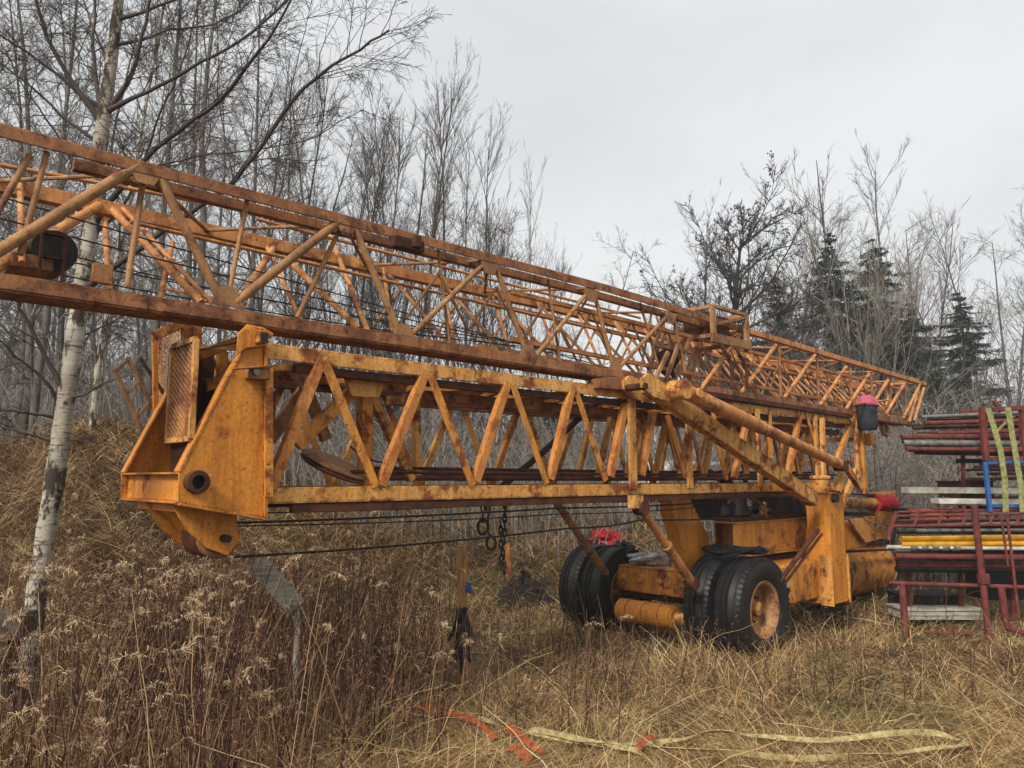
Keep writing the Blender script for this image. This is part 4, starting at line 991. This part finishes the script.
def copy_thing(o, loc_, rz, sc):
    c = o.copy(); C.collection.objects.link(c); c.location = loc_; c.rotation_euler = (0,0,rz); c.scale = (sc[0], sc[0], sc[1])
    for k in o.children:
        q = k.copy(); C.collection.objects.link(q); q.parent = c
    return c
poplar = [dict(wig=.035, up=.02, kids=42, ang=.55, **{'from': .18}), dict(len=.30, rad=.34, rmin=.009, n=6, wig=.08, up=.11, kids=9, ang=.5), dict(len=.42, rad=.45, rmin=.0045, n=5, wig=.1, up=.09, kids=4, ang=.5), dict(len=.45, rad=.6, rmin=.003, n=4, wig=.1, up=.06, kids=0, ang=.5)]
thick = [dict(wig=.05, up=.02, kids=40, ang=.9, **{'from': .12}), dict(len=.26, rad=.32, rmin=.008, n=6, wig=.13, up=.05, kids=10, ang=.75), dict(len=.48, rad=.5, rmin=.004, n=5, wig=.15, up=.03, kids=5, ang=.7), dict(len=.5, rad=.6, rmin=.0028, n=4, wig=.15, up=.0, kids=0, ang=.5)]
oak = [dict(wig=.06, up=.02, kids=56, ang=.85, **{'from': .15}), dict(len=.52, rad=.5, rmin=.03, n=8, wig=.14, up=.09, kids=17, ang=.75), dict(len=.42, rad=.5, rmin=.012, n=6, wig=.18, up=.07, kids=10, ang=.75), dict(len=.40, rad=.6, rmin=.009, n=4, wig=.2, up=.05, kids=0, ang=.5)]
fan = [dict(wig=.05, up=.03, kids=24, ang=.6, **{'from': .1}), dict(len=.55, rad=.42, rmin=.014, n=8, wig=.07, up=.10, kids=11, ang=.5), dict(len=.45, rad=.5, rmin=.0075, n=6, wig=.1, up=.07, kids=6, ang=.45), dict(len=.4, rad=.6, rmin=.005, n=4, wig=.1, up=.05, kids=0, ang=.5)]
bushs = [dict(wig=.10, up=-.02, kids=9, ang=.6, **{'from': .2}), dict(len=.5, rad=.6, rmin=.006, n=6, wig=.13, up=-.03, kids=6, ang=.6), dict(len=.5, rad=.6, rmin=.004, n=5, wig=.15, up=-.02, kids=0, ang=.5)]
def place(px, Y, proto, rz, s, label, cat='tree', group=None):
    x = (px-512)/F_PX*Y; z = g1(x, Y); o = copy_thing(proto, (x, Y, z), rz, s); tag(o, label, cat, group); return o
protos = {}
used = set()
def first_or_copy(key, px, Y, rz, s, label, cat='tree', group=None):
    pr = protos[key]
    x = (px-512)/F_PX*Y; z = g1(x, Y)
    if key not in used:
        used.add(key); pr.location = (x, Y, z); pr.rotation_euler.z = rz; pr.scale = (s[0], s[0], s[1]); tag(pr, label, cat, group); return pr
    o = copy_thing(pr, (x, Y, z), rz, s); tag(o, label, cat, group); return o
for i in range(4): protos['pop%d' % i] = tree_proto('bare_tree', 20+i, 8.5, .058, poplar, M['greybark'], M['twig'])[0]
for i in range(4): protos['thk%d' % i] = tree_proto('bare_tree', 40+i, 7.5, .055, thick, M['greybark'], M['twiggrey'])[0]
protos['whitestem'] = tree_proto('young_birch', 60, 7.5, .06, thick, M['birch'], M['twig'])[0]
protos['oak'], oo = tree_proto('bare_oak', 71, 9.0, .20, oak, M['bark'], M['twig'])
protos['fan'] = tree_proto('bare_willow', 81, 10.0, .13, fan, M['greybark'], M['twigpale'], 3)[0]
for i in range(3): protos['bush%d' % i] = tree_proto('bare_bush', 90+i, 3.2, .022, bushs, M['greybark'], M['twigpale'], 16, .25)[0]
rnd = random.Random(11)
# left thicket
k = 0
for i in range(66):
    px = rnd.uniform(-170, 620); Y = rnd.uniform(12.5, 30)
    if px > 330: Y = rnd.uniform(15, 30)
    hs = rnd.uniform(.85, 1.3)
    topy = 60 if px < 300 else (120 if px < 480 else 200+(px-480)*.6)     # how high the trees reach in view
    hmax = (478-topy)/F_PX*Y+.4
    key = ('pop%d' if (px > 300 and i % 2) else 'thk%d') % (i % 4)
    base = 8.5 if key[0] == 'p' else 7.5
    s = hmax/base*rnd.uniform(.62, 1.0); 
    if px < 260: s = hs*1.35
    sx = min(max(s, .45), 1.5)
    deep = 'far' if Y > 21 else 'near'
    first_or_copy(key, px, Y, rnd.uniform(0, 6.28), (sx, max(s, .35)),
        'slim bare grey tree in the thicket behind the crane, upright twigs' if key[0] == 'p' else 'bare grey tree in the dense thicket behind the crane, tangled twigs', 'tree',
        'bare trees of the thicket, upright' if key[0] == 'p' else 'bare trees of the thicket, tangled')
# poplar row seen against the sky
row = [(330,17,.93),(352,19,1.0),(374,17.5,.98),(392,18,1.06),(410,19,1.08),(428,18,1.02),(446,19,1.05),(466,18,1.0),(484,20,1.0),(500,19,.92),(518,21,.8),(250,18,1.15),(280,17,1.1),(305,18,1.05)]
row.sort(); ORD = ['first','second','third','fourth','fifth','sixth','seventh','eighth','ninth','tenth','eleventh','twelfth','thirteenth','last']
for i, (px, Y, f_) in enumerate(row):
    top = 105+max(0, (px-440))*.9; hgt = (478-top)/F_PX*Y*f_+.7
    first_or_copy('pop%d' % (i % 4), px, Y, i*1.3, (hgt/8.5*.85, hgt/8.5), 'tall bare upright tree in the row above the jib, %s from the left' % ORD[i] if i < 13 else 'tall bare upright tree closing the right end of the row above the jib', 'tree', 'row of tall bare trees above the jib')
first_or_copy('pop2', 532, 24, .4, (.75, 1.25), 'lone slender bare tree standing right of the tall row', 'tree')
first_or_copy('pop1', 556, 26, 2, (.8, 1.0), 'small bare tree just right of the lone slender one', 'tree')
for px, Y, lb in ((92,11,'pale slanting birch stem just right of the big birch'),(505,16,'thin white birch stem seen under the mast behind the chain'),(481,17,'second thin white birch stem under the mast left of the chain'),(576,18,'thin birch stem behind the left support strut')):
    first_or_copy('whitestem', px, Y, px, (.9, 1.1 if px < 200 else .8), lb, 'tree')
# right-hand trees
first_or_copy('oak', 735, 27, .5, (1.25, 1.16), 'dark bare oak with dead leaf clusters left of the spruces', 'tree')
dl = []; rs = np.random.RandomState(2)
tips = [p[-1] for p, _ in oo[2]]+[p[3] for p, _ in oo[2]]
for t_ in [tips[i] for i in rs.choice(len(tips), 120)]:
    c_ = rs.normal(0, .05, (12, 1, 3))+t_; dl.append(c_+rs.normal(0, .028, (12, 4, 3)))
dl = np.concatenate(dl).reshape(-1, 3); raw_mesh('leaf_clusters', dl, np.arange(len(dl)).reshape(-1, 4), M['deadleaf'], parent=protos['oak'])
first_or_copy('fan', 872, 25, 0, (1.1, 1.08), 'wide pale bare willow with fanning branches veiling the spruces', 'tree')
first_or_copy('fan', 915, 33, 2.2, (1.0, 1.1), 'smaller pale bare willow right of the tall one', 'tree')
first_or_copy('fan', 850, 32, 4.1, (1.2, .98), 'pale bare willow just left of the widest one', 'tree')
first_or_copy('oak', 790, 33, 3.5, (.7, 1.15), 'slighter bare tree right of the dark oak', 'tree')
first_or_copy('thk1', 690, 29, 1, (1.0, 1.05), 'faint bare tree left of the dark oak', 'tree')
first_or_copy('thk2', 660, 31, 3, (.9, .8), 'low bare tree at the left foot of the oak', 'tree')
first_or_copy('pop3', 1002, 28, 3, (1.6, 1.3), 'bare tree with dark forked stem at the right edge, the left one', 'tree')
first_or_copy('thk0', 1035, 27, 5, (1.5, 1.5), 'bare tree cut off by the right edge', 'tree')
first_or_copy('thk3', 975, 34, 5, (1.1, 1.1), 'pale bare tree behind the small spruce', 'tree')
# spruces
def spruce(name, seed, H, Rb):
    rs = np.random.RandomState(seed); root = empty(name)
    V, Fq = tubes_np([(np.array([[0,0,-.1],[.02,0,H*.3],[0,.02,H*.65],[0,0,H]]), np.array([.13,.10,.06,.01]))], 8); raw_mesh('trunk', V, Fq, M['bark'], parent=root)
    Q = []
    for tier in range(110):
        f = tier/110; z = H*(.06+.93*(f+rs.normal(0,.02))); Lb = Rb*(1-f)**.8*rs.uniform(.7,1.2)+.10
        for b in range(int(5-2*f)):
            a = rs.uniform(0, 6.28); L_ = Lb*rs.uniform(.55,1.3); n = max(4, int(L_*9))
            t = (np.arange(n)+.6)/n; dirv = np.array([math.cos(a), math.sin(a), 0]); sdv = np.array([-math.sin(a), math.cos(a), 0])
            cz = z-.32*L_*t+.22*L_*t**3
            for tt, zz in zip(t, cz):
                c0 = dirv*L_*tt+np.array([0,0,zz]); wd = .28*(1-tt*.6)*min(L_,1.2)
                for s in range(7):
                    d2 = dirv*rs.uniform(.2,1)+sdv*rs.uniform(-1,1)+np.array([0,0,rs.uniform(-.75,.12)]); d2 /= np.linalg.norm(d2)
                    ln = wd*rs.uniform(.7,1.4)+.05; n2 = np.cross(d2, rs.normal(0,1,3)); n2 /= np.linalg.norm(n2); wv = n2*.019
                    Q.append([c0-wv, c0+wv, c0+d2*ln+wv*.4, c0+d2*ln-wv*.4])
    Q = np.array(Q).reshape(-1, 3); raw_mesh('crown', Q, np.arange(len(Q)).reshape(-1, 4), M['needle'], parent=root, smooth=False); return root
protos['sp0'] = spruce('spruce', 1, 9, 2.3); protos['sp1'] = spruce('spruce', 2, 9, 2.9)
first_or_copy('sp0', 838, 27, 0, (1.15, 1.2), 'tall narrow spruce left of the bare willow', 'tree')
first_or_copy('sp1', 884, 26, 1, (1.15, 1.12), 'broad dark spruce in the middle of the willow branches', 'tree')
first_or_copy('sp1', 918, 27, 3, (.85, .92), 'shorter spruce touching the right side of the broad spruce', 'tree')
first_or_copy('sp0', 970, 29, 3, (1.2, 1.0), 'lone pointed spruce near the right edge', 'tree')
first_or_copy('sp1', 782, 28, 2, (.75, 1.02), 'small dark spruce right of the bare oak', 'tree')
first_or_copy('sp0', 742, 30, 2, (1.3, .9), 'dark low spruce behind the foot of the oak', 'tree')
first_or_copy('sp1', 815, 33, 5, (.9, .6), 'far spruce between the oak and the tall narrow spruce', 'tree')
first_or_copy('sp0', 560, 27, 5, (1.1, .36), 'low dark spruce seen under the mast beyond the strut', 'tree')
first_or_copy('sp1', 862, 28, 4, (.95, .82), 'spruce filling the gap between the tall narrow and the broad spruce', 'tree')
first_or_copy('sp0', 905, 25, 1, (1.0, .8), 'spruce standing in front between the broad and the shorter spruce', 'tree')
first_or_copy('sp1', 765, 31, 3, (.8, .72), 'low spruce hidden among the oak branches', 'tree')
for i, (px, Y, hh_) in enumerate([(648,33,.85),(672,36,1.0),(700,34,1.15),(722,36,1.1),(755,35,1.15),(775,33,1.1),(800,36,1.2),(828,35,1.35),(852,36,1.5),(876,37,1.6),(898,36,1.55),(920,35,1.35),(940,36,1.2),(958,33,1.15),(985,35,1.2),(1015,34,1.25),(1045,33,1.3),(1062,30,1.3)]):
    first_or_copy(('thk%d' if i % 2 else 'pop%d') % (i % 4), px, Y, i*1.9, (hh_*1.5, hh_*1.36), 'hazy bare tree of the far grove behind the oak, spruces and willow', 'tree', 'bare trees of the far grove at right')
# bushes behind rack and crane
bl = [(872,12.5,.95),(900,13.5,1.05),(935,13,1.0),(968,14,1.05),(1000,13,1.0),(1035,14,1.1),(850,15,1.2),(815,16,1.2),(780,15,1.1),(905,17,1.5),(960,18,1.5),(1015,18,1.5),(745,17,1.2),(700,18,1.2),(650,17,1.0),(610,18,.9),(870,20,1.8),(930,22,1.9),(990,22,1.8),(1050,20,1.7),(800,21,1.6)]
for i, (px, Y, s) in enumerate(bl):
    first_or_copy('bush%d' % (i % 3), px, Y, i*2.1, (s*1.15, s*.95), 'pale leafless bush with arching stems behind the rack and chassis', 'bush', 'leafless bushes behind the store')
# thicket stuff along the back
rs = np.random.RandomState(77); pl = []
for i in range(9000):
    Y = rs.uniform(11, 30); px = rs.uniform(-150, 1150); x = (px-512)/F_PX*Y
    if px < 200 and Y < 12: continue
    z = g1(x, Y); h = rs.uniform(.5, 2.2)*(1 if px < 700 else 1.3); a = rs.uniform(0, 6.28); ln = rs.uniform(.05,.5)
    t = np.linspace(0, 1, 5)[:,None]
    P = np.array([x, Y, z-.03])+t*np.array([0,0,h])*(1-.15*t)+t**2*np.array([math.cos(a), math.sin(a), 0])*h*ln+rs.normal(0, .03, (5,3))*t
    pl.append((P, np.linspace(.009, .004, 5)*rs.uniform(.6,1.5)))
    for q in range(3):
        j = rs.randint(1, 4); b = P[j]; d = rs.normal(0, 1, 3)*.5; d[2] = abs(d[2])+.2; L_ = h*.3
        pl.append((np.array([b, b+d*L_*.5, b+d*L_+np.array([0,0,-.03])]), np.array([.006,.005,.004])))
V, Fq = tubes_np(pl, 3); tag(raw_mesh('brushwood', V, Fq, M['twiggrey']), 'tangle of thin leafless brushwood under the far trees', 'brushwood', kind='stuff')
# far wood line: mass that reads as one
fr = empty('far_wood_seed'); bpy.data.objects.remove(fr)
rs = np.random.RandomState(5); pl = []
for i in range(5200):
    Y = rs.uniform(34, 52); x = rs.uniform(-45, 48); h = rs.uniform(3.5, 6.5)*(1.15 if x < -5 else .85); z = g1(x, Y)
    t = np.linspace(0, 1, 4)[:,None]; P = np.array([x, Y, z])+t*np.array([rs.normal(0,.3), 0, h])+rs.normal(0,.08,(4,3)); pl.append((P, np.linspace(.05,.012,4)*rs.uniform(.4,1.2)))
    for q in range(5):
        f_ = rs.uniform(.2,.95); b = P[0]+(P[-1]-P[0])*f_; d = np.array([rs.normal(0,.5), rs.normal(0,.5), rs.uniform(.2,.9)]); L_ = rs.uniform(.6,1.6)
        pl.append((np.array([b, b+d*L_*.5, b+d*L_+rs.normal(0,.1,3)]), np.array([.02,.015,.008])))
V, Fq = tubes_np(pl, 3); tag(raw_mesh('distant_wood', V, Fq, M['twiggrey']), 'distant leafless wood closing the view behind everything', 'wood', kind='stuff')

# ---- the big birch
YB = 6.0
root = empty('birch_tree', (WY(28,640,YB).x, YB, g1(WY(28,640,YB).x, YB))); tag(root, 'large white birch with dark limbs rising left of the crane', 'tree')
o0 = np.array(root.location)
def W2(px, py, Y=YB): return np.array(WY(px, py, Y))-o0
tp = [(24,690),(30,640),(42,560),(55,480),(63,420),(73,350),(82,290),(90,230),(98,160),(106,100),(113,50),(119,0),(124,-60),(128,-130)]
P = np.array([W2(x, y) for x, y in tp]); P[0][2] = min(P[0][2], -.2)
wpx = np.array([20,17,14,14.5,13,14,12.5,12,11.5,10.5,9,8,6,3.0]); rr = wpx*P.shape[0]/P.shape[0]*YB/F_PX*.62
# smooth
def dens(P, rr, k=5):
    t = np.arange(len(P)); tt = np.linspace(0, len(P)-1, (len(P)-1)*k+1)
    Q = np.stack([np.interp(tt, t, P[:,i]) for i in range(3)], 1); r2 = np.interp(tt, t, rr)
    for _ in range(4): Q[1:-1] = (Q[:-2]+2*Q[1:-1]+Q[2:])/4
    return Q, r2
Q, r2 = dens(P, rr); rs = np.random.RandomState(9)
V, Fq = tubes_np([(Q, r2*(1+.05*np.sin(np.arange(len(r2))*1.7)+.03*rs.rand(len(r2))))], 18); raw_mesh('trunk', V, Fq, M['birch'], parent=root)
limbs = [([(100,120),(60,60),(38,0),(25,-50)],.034,6.0,5.6),([(103,125),(94,60),(96,0),(98,-60)],.03,6,6.2),([(106,112),(133,62),(143,0),(150,-60)],.034,6,5.8),
 ([(106,112),(175,80),(240,48),(290,0),(320,-50)],.026,6,5.4),([(96,220),(155,150),(225,102),(265,50),(292,-10)],.034,6,5.2),([(84,290),(190,215),(250,172),(295,95),(345,60),(388,28)],.036,6,5.0),
 ([(100,108),(45,65),(0,35),(-40,10)],.022,6,5.7),([(97,142),(50,110),(0,65),(-40,40)],.020,6,5.9),([(66,392),(40,340),(18,300),(-14,250)],.032,6,5.4),([(60,405),(30,365),(0,340),(-30,325)],.02,6,5.6),
 ([(58,418),(25,411),(-20,412)],.016,6,5.7),([(56,442),(20,432),(-20,428)],.017,6,5.6),([(72,398),(92,384),(118,377),(136,381)],.014,6,5.8),([(66,440),(80,438),(92,434)],.009,6,5.9),
 ([(113,45),(170,30),(225,22),(255,-10)],.02,6,6.3),([(93,200),(60,140),(20,85),(-15,20)],.018,6,6.6),([(110,70),(90,30),(70,-20)],.02,6,6.4),([(88,240),(130,200),(160,120),(185,60),(200,-10)],.02,6,6.8),
 ([(78,320),(40,275),(15,240),(-10,200)],.016,6,6.5),([(75,340),(120,320),(150,300)],.010,6,6.5),([(116,20),(190,-5),(240,-30)],.02,6,5.5),([(95,190),(140,165),(200,150),(300,140),(360,110)],.016,6,6.6)]
bsp = [dict(), dict(kids=15, ang=.75, **{'from': .12}), dict(len=.36, rad=.3, rmin=.0035, n=7, wig=.13, up=-.01, kids=9, ang=.65, tip=.3), dict(len=.52, rad=.6, rmin=.0021, n=6, wig=.15, up=-.05, kids=4, ang=.6, tip=.5), dict(len=.55, rad=.8, rmin=.0015, n=5, wig=.15, up=-.09, kids=0, ang=.6, tip=.6)]
out = [[] for _ in bsp]; rs = np.random.RandomState(31)
for pts, r, Ya, Yb in limbs:
    Pn = np.array([W2(x, y, Ya+(Yb-Ya)*i/(len(pts)-1)) for i, (x, y) in enumerate(pts)]); Lm = np.linalg.norm(np.diff(Pn, axis=0), axis=1).sum()
    Pn, rn = dens(Pn, np.linspace(r*.68, r*.2, len(Pn))); rn[:3] *= np.array([1.5,1.25,1.1]); Pn[1:] += np.cumsum(rs.normal(0, .008, (len(Pn)-1,3)), 0)
    out[1].append((Pn, rn)); ch(rs, Pn, rn, Lm, 1, bsp, out, int(7+Lm*6))
Vs, Fs, b = [], [], 0
for lv, sd_ in ((1,7),(2,4),(3,3),(4,3)):
    V, Fq = tubes_np(out[lv], sd_); Vs.append(V); Fs.append(Fq+b); b += len(V)
raw_mesh('crown', np.concatenate(Vs), np.concatenate(Fs), M['twig'], parent=root)

# ================================================================ GRASS AND WEEDS
def blades(name, N, seed, mat, Lr, wr, lean, region, levels=4, yr=(3.4, 26), ypow=1.0, droop=(.2,1.0), label='', cat='grass'):
    rs = np.random.RandomState(seed)
    iv = rs.uniform(1/yr[1]**ypow, 1/yr[0]**ypow, N*3); Y = (1/iv)**(1/ypow); px = rs.uniform(-220, 1244, N*3); X = (px-512)/F_PX*Y
    keep = region(X, Y, px, rs); X, Y = X[keep][:N], Y[keep][:N]; n = len(X); Z = gh(X, Y)
    # clumping: shift points towards clump centres
    L = rs.uniform(*Lr, n)*(1+.0*Y); W = rs.uniform(*wr, n)*(Y/5)**.75
    cl = np.floor(X*3.1)*7.3+np.floor(Y*2.7)*3.1; ph = np.sin(cl*12.9898)*43758.5453; base = (ph-np.floor(ph))*6.283
    phi = base+rs.normal(0, 1.1, n); ln = rs.uniform(*lean, n); dr = rs.uniform(*droop, n)
    t = np.linspace(0, 1, levels)[None,:]
    up = L[:,None]*(t*np.cos(ln)[:,None]-dr[:,None]*.55*t**2); outw = L[:,None]*(t*np.sin(ln)[:,None]+dr[:,None]*.35*t**2)
    side = L[:,None]*.18*rs.normal(0, 1, n)[:,None]*t**2
    cx, sx = np.cos(phi)[:,None], np.sin(phi)[:,None]
    Px = X[:,None]+outw*cx-side*sx; Py = Y[:,None]+outw*sx+side*cx
    Pz = np.maximum(Z[:,None]+up, gh(Px, Py)+.004+.03*rs.rand(n)[:,None]*t)
    psi = rs.uniform(0, 6.283, n); wx, wy = np.cos(psi)[:,None], np.sin(psi)[:,None]; wt = W[:,None]*(1-.75*t)
    A = np.stack([Px-wx*wt, Py-wy*wt, Pz], -1); B = np.stack([Px+wx*wt, Py+wy*wt, Pz], -1)
    V = np.stack([A, B], 2).reshape(-1, 3); idx = np.arange(n*levels*2).reshape(n, levels, 2)
    Fq = np.stack([idx[:,:-1,0], idx[:,:-1,1], idx[:,1:,1], idx[:,1:,0]], -1).reshape(-1, 4)
    return tag(raw_mesh(name, V, Fq, mat), label, cat, kind='stuff')
def hsh(X, Y, s=1.0): return np.sin(X*1.9*s+1.3*np.sin(Y*1.1*s))*np.sin(Y*2.3*s+1.7*np.sin(X*.8*s))
def reg_all(X, Y, px, rs): return rs.rand(len(X)) < np.clip(.55+.35*hsh(X, Y)+.3*hsh(X+3, Y, 2.7), .05, 1)
def reg_left(X, Y, px, rs):      # weedy left side, X below a slanting line, in uneven stands
    return rs.rand(len(X)) < np.clip((-.35-(X-.05*(Y-5)))*1.1, 0, 1)*np.clip(.40+.8*hsh(X,Y,1.1), .05, 1)
blades('dry_grass', 200000, 1, M['grass'], (.08,.30), (.0011,.0024), (.6,1.6), reg_all, droop=(.3,1.1), ypow=1.2, label='matted dry yellow grass covering the ground')
blades('grass_thatch', 120000, 2, M['thatch'], (.08,.32), (.0012,.0026), (.9,1.6), lambda X, Y, px, rs: rs.rand(len(X)) < .5+.5*(X < .5), droop=(.5,1.2), ypow=1.1, label='flattened brown thatch between the grass')
blades('tall_grass', 16000, 3, M['grass'], (.25,.6), (.0013,.0026), (.2,1.4), lambda X, Y, px, rs: rs.rand(len(X)) < np.clip(hsh(X,Y,1.6)*1.2-.1, 0, 1)*np.where(X > 1.2, .55, 1), levels=6, droop=(.3,1.2), ypow=1.3, label='taller bent tufts of dry grass')
blades('bank_grass', 90000, 4, M['bankgrass'], (.25,.7), (.002,.004), (.5,1.4), lambda X, Y, px, rs: (X < 3) & (gh(X, Y) > .25) & (rs.rand(len(X)) < .7+.3*hsh(X,Y,.7)), levels=5, yr=(6,26), ypow=.8, droop=(.5,1.2), label='long pale grass hanging down the bank')
blades('broad_blades', 15000, 8, M['grass'], (.12,.4), (.002,.0042), (.9,1.6), reg_all, levels=5, droop=(.4,1.3), ypow=1.3, label='broad flattened straw blades over the grass')
blades('wheel_grass', 5000, 9, M['grass'], (.2,.5), (.0015,.003), (.1,1.1), lambda X, Y, px, rs: (px > 530) & (px < 905) & (np.abs(Y-(7.1+(px<640)*1.6+(px>790)*1.6)) < .8) & (rs.rand(len(X)) < .4+.6*hsh(X,Y,2.2)), levels=6, yr=(6.2,10), droop=(.2,1.1), label='longer dry grass grown up round the wheels and chassis')
def litter(N, seed):
    rs = np.random.RandomState(seed); Y = 1/rs.uniform(1/22, 1/3.4, N); px = rs.uniform(-200, 1240, N); X = (px-512)/F_PX*Y
    c = np.stack([X, Y, gh(X, Y)+rs.uniform(.005, .07, N)], 1)[:,None,:]; u = rs.normal(0, 1, (N,3)); u[:,2] *= .35; u /= np.linalg.norm(u, axis=1)[:,None]
    w_ = np.cross(u, rs.normal(0, 1, (N,3))+np.array([0,0,2.5])); w_ /= np.linalg.norm(w_, axis=1)[:,None]; s_ = (rs.uniform(.008,.022,N)*(Y/5)**.5)[:,None]
    q = np.stack([-u*s_, w_*s_*.55+np.array([0,0,.004]), u*s_, -w_*s_*.55], 1)+c
    tag(raw_mesh('leaf_litter', q.reshape(-1,3), np.arange(N*4).reshape(-1,4), M['leafb'], smooth=False), 'small curled dead leaves scattered in the grass', 'leaves', kind='stuff')
litter(22000, 3)
# weed stems with side leaves and plumes
rs = np.random.RandomState(12)
def weeds(N, hr, reg, seed, yr=(3.6, 10)):
    rs = np.random.RandomState(seed); st, lf = [], []; pm = []
    Y = 1/rs.uniform(1/yr[1], 1/yr[0], N*3); px = rs.uniform(-200, 1240, N*3); X = (px-512)/F_PX*Y
    kp = reg(X, Y, px, rs); X, Y = X[kp][:N], Y[kp][:N]
    for x, y in zip(X, Y):
        h = rs.uniform(*hr); a = rs.uniform(0, 6.28); l_ = abs(rs.normal(0, .22)); z = g1(x, y)
        t = np.linspace(0, 1, 6)[:,None]; D = np.array([math.cos(a)*l_+.06, math.sin(a)*l_, 1.0])
        P = np.array([x, y, z-.02])+t*D*h+t**2*np.array([math.cos(a), math.sin(a), -.4])*h*.12*rs.rand()+rs.normal(0, .006, (6,3)); 
        st.append((P, np.linspace(.0034, .0013, 6)*rs.uniform(.7,1.25)))
        for q in range(rs.randint(2, 8)):
            f_ = rs.uniform(.15, .95)*5; i = int(f_); b = P[i]+(P[min(i+1,5)]-P[i])*(f_-i); d = rs.normal(0, 1, 3); d[2] = rs.uniform(-.8, .9); d /= np.linalg.norm(d); L_ = rs.uniform(.02,.08)
            lf.append((np.array([b, b+d*L_*.6, b+d*L_+np.array([0,0,-.02])]), np.array([.001,.0035,.001])))
        if rs.rand() < (.34 if x < -1.5 else .07):
            top = P[-1]; dd = np.array([rs.normal(0,.6), rs.normal(0,.6), .6]); dd /= np.linalg.norm(dd); PL = rs.uniform(.08,.2)
            for q in range(rs.randint(30, 75)):
                f_ = rs.rand(); b = top+dd*PL*(f_-.3)+np.array([0,0,-.5*PL*f_*f_]); d = rs.normal(0, 1, 3)+dd*.6; d[2] -= .3; d /= np.linalg.norm(d); L_ = rs.uniform(.012,.04)*(1.25-f_)
                pm.append((np.array([b, b+d*L_*.6, b+d*L_+np.array([0,0,-.006])]), np.array([.0016,.0024,.0012])))
    return st, lf, pm
a = weeds(2100, (.35,1.3), reg_left, 5, (3.3, 9.5)); b = weeds(650, (.3,.75), lambda X, Y, px, rs: (px > 380) & (px < 620) & (Y > 5) , 6, (4.6, 12)); d = weeds(1900, (.55,1.2), lambda X, Y, px, rs: (px > 130) & (px < 450-25*(Y-4)*(Y>6)) & (rs.rand(len(X)) < .3+.7*(hsh(X,Y,1.3)>-.1)), 15, (4.6, 8.5)); c = weeds(500, (.3,.6), lambda X, Y, px, rs: (px > 560), 7, (5.6, 10))
rs = np.random.RandomState(44); fs = []                       # broken stalks leaning and lying about
for i in range(1500):
    Y = 1/rs.uniform(1/11, 1/3.5); px = rs.uniform(-150, 1180)
    if px > 460 and rs.rand() < .7: continue
    x = (px-512)/F_PX*Y; z = g1(x, Y); an = rs.uniform(0, 6.28); L_ = rs.uniform(.3, 1.0); el = rs.uniform(.03, .9)
    t = np.linspace(0, 1, 6)[:,None]; P = np.array([x, Y, z+.02])+t*L_*np.array([math.cos(an)*math.cos(el), math.sin(an)*math.cos(el), math.sin(el)])+t**2*np.array([0,0,-.35*L_*math.sin(el)])+rs.normal(0,.008,(6,3)); P[:,2] = np.maximum(P[:,2], gh(P[:,0], P[:,1])+.01)
    fs.append((P, np.linspace(.0026, .0012, 6)*rs.uniform(.7, 1.3)))
V, Fq = tubes_np(fs, 4); tag(raw_mesh('fallen_stalks', V, Fq, M['grass']), 'pale broken stalks leaning and lying over the weeds', 'stalks', kind='stuff')
V, Fq = tubes_np(d[0], 4); tag(raw_mesh('dark_weed_stems', V, Fq, M['stemdark']), 'taller stand of very dark weed stems under the mast', 'weeds', kind='stuff')
V, Fq = tubes_np(a[0]+b[0]+c[0], 4); tag(raw_mesh('weed_stems', V, Fq, M['stem']), 'mass of dark reddish dead weed stems', 'weeds', kind='stuff')
V, Fq = tubes_np(a[1]+d[1]+b[1]+c[1], 3); tag(raw_mesh('weed_leaves', V, Fq, M['leafb']), 'curled brown leaves clinging to the weed stems', 'weeds', kind='stuff')
V, Fq = tubes_np(a[2]+d[2]+b[2][:9000], 3); tag(raw_mesh('seed_plumes', V, Fq, M['plume']), 'fluffy tan seed plumes above the weeds', 'weeds', kind='stuff')

hz = MB().box((-235, -75, -1.3), (275, 515, 32)).build('haze', bpy.data.materials.new('haze_air'), smooth=False); tag(hz, 'thin damp air that pales the far trees', 'haze', kind='stuff')
hm = hz.data.materials[0]; hm.use_nodes = True; ht = hm.node_tree; ht.nodes.clear(); ho = ht.nodes.new('ShaderNodeOutputMaterial'); hv = ht.nodes.new('ShaderNodeVolumePrincipled')
hv.inputs['Color'].default_value = (.93,.95,.97,1); hv.inputs['Density'].default_value = .0016; ht.links.new(hv.outputs[0], ho.inputs['Volume'])
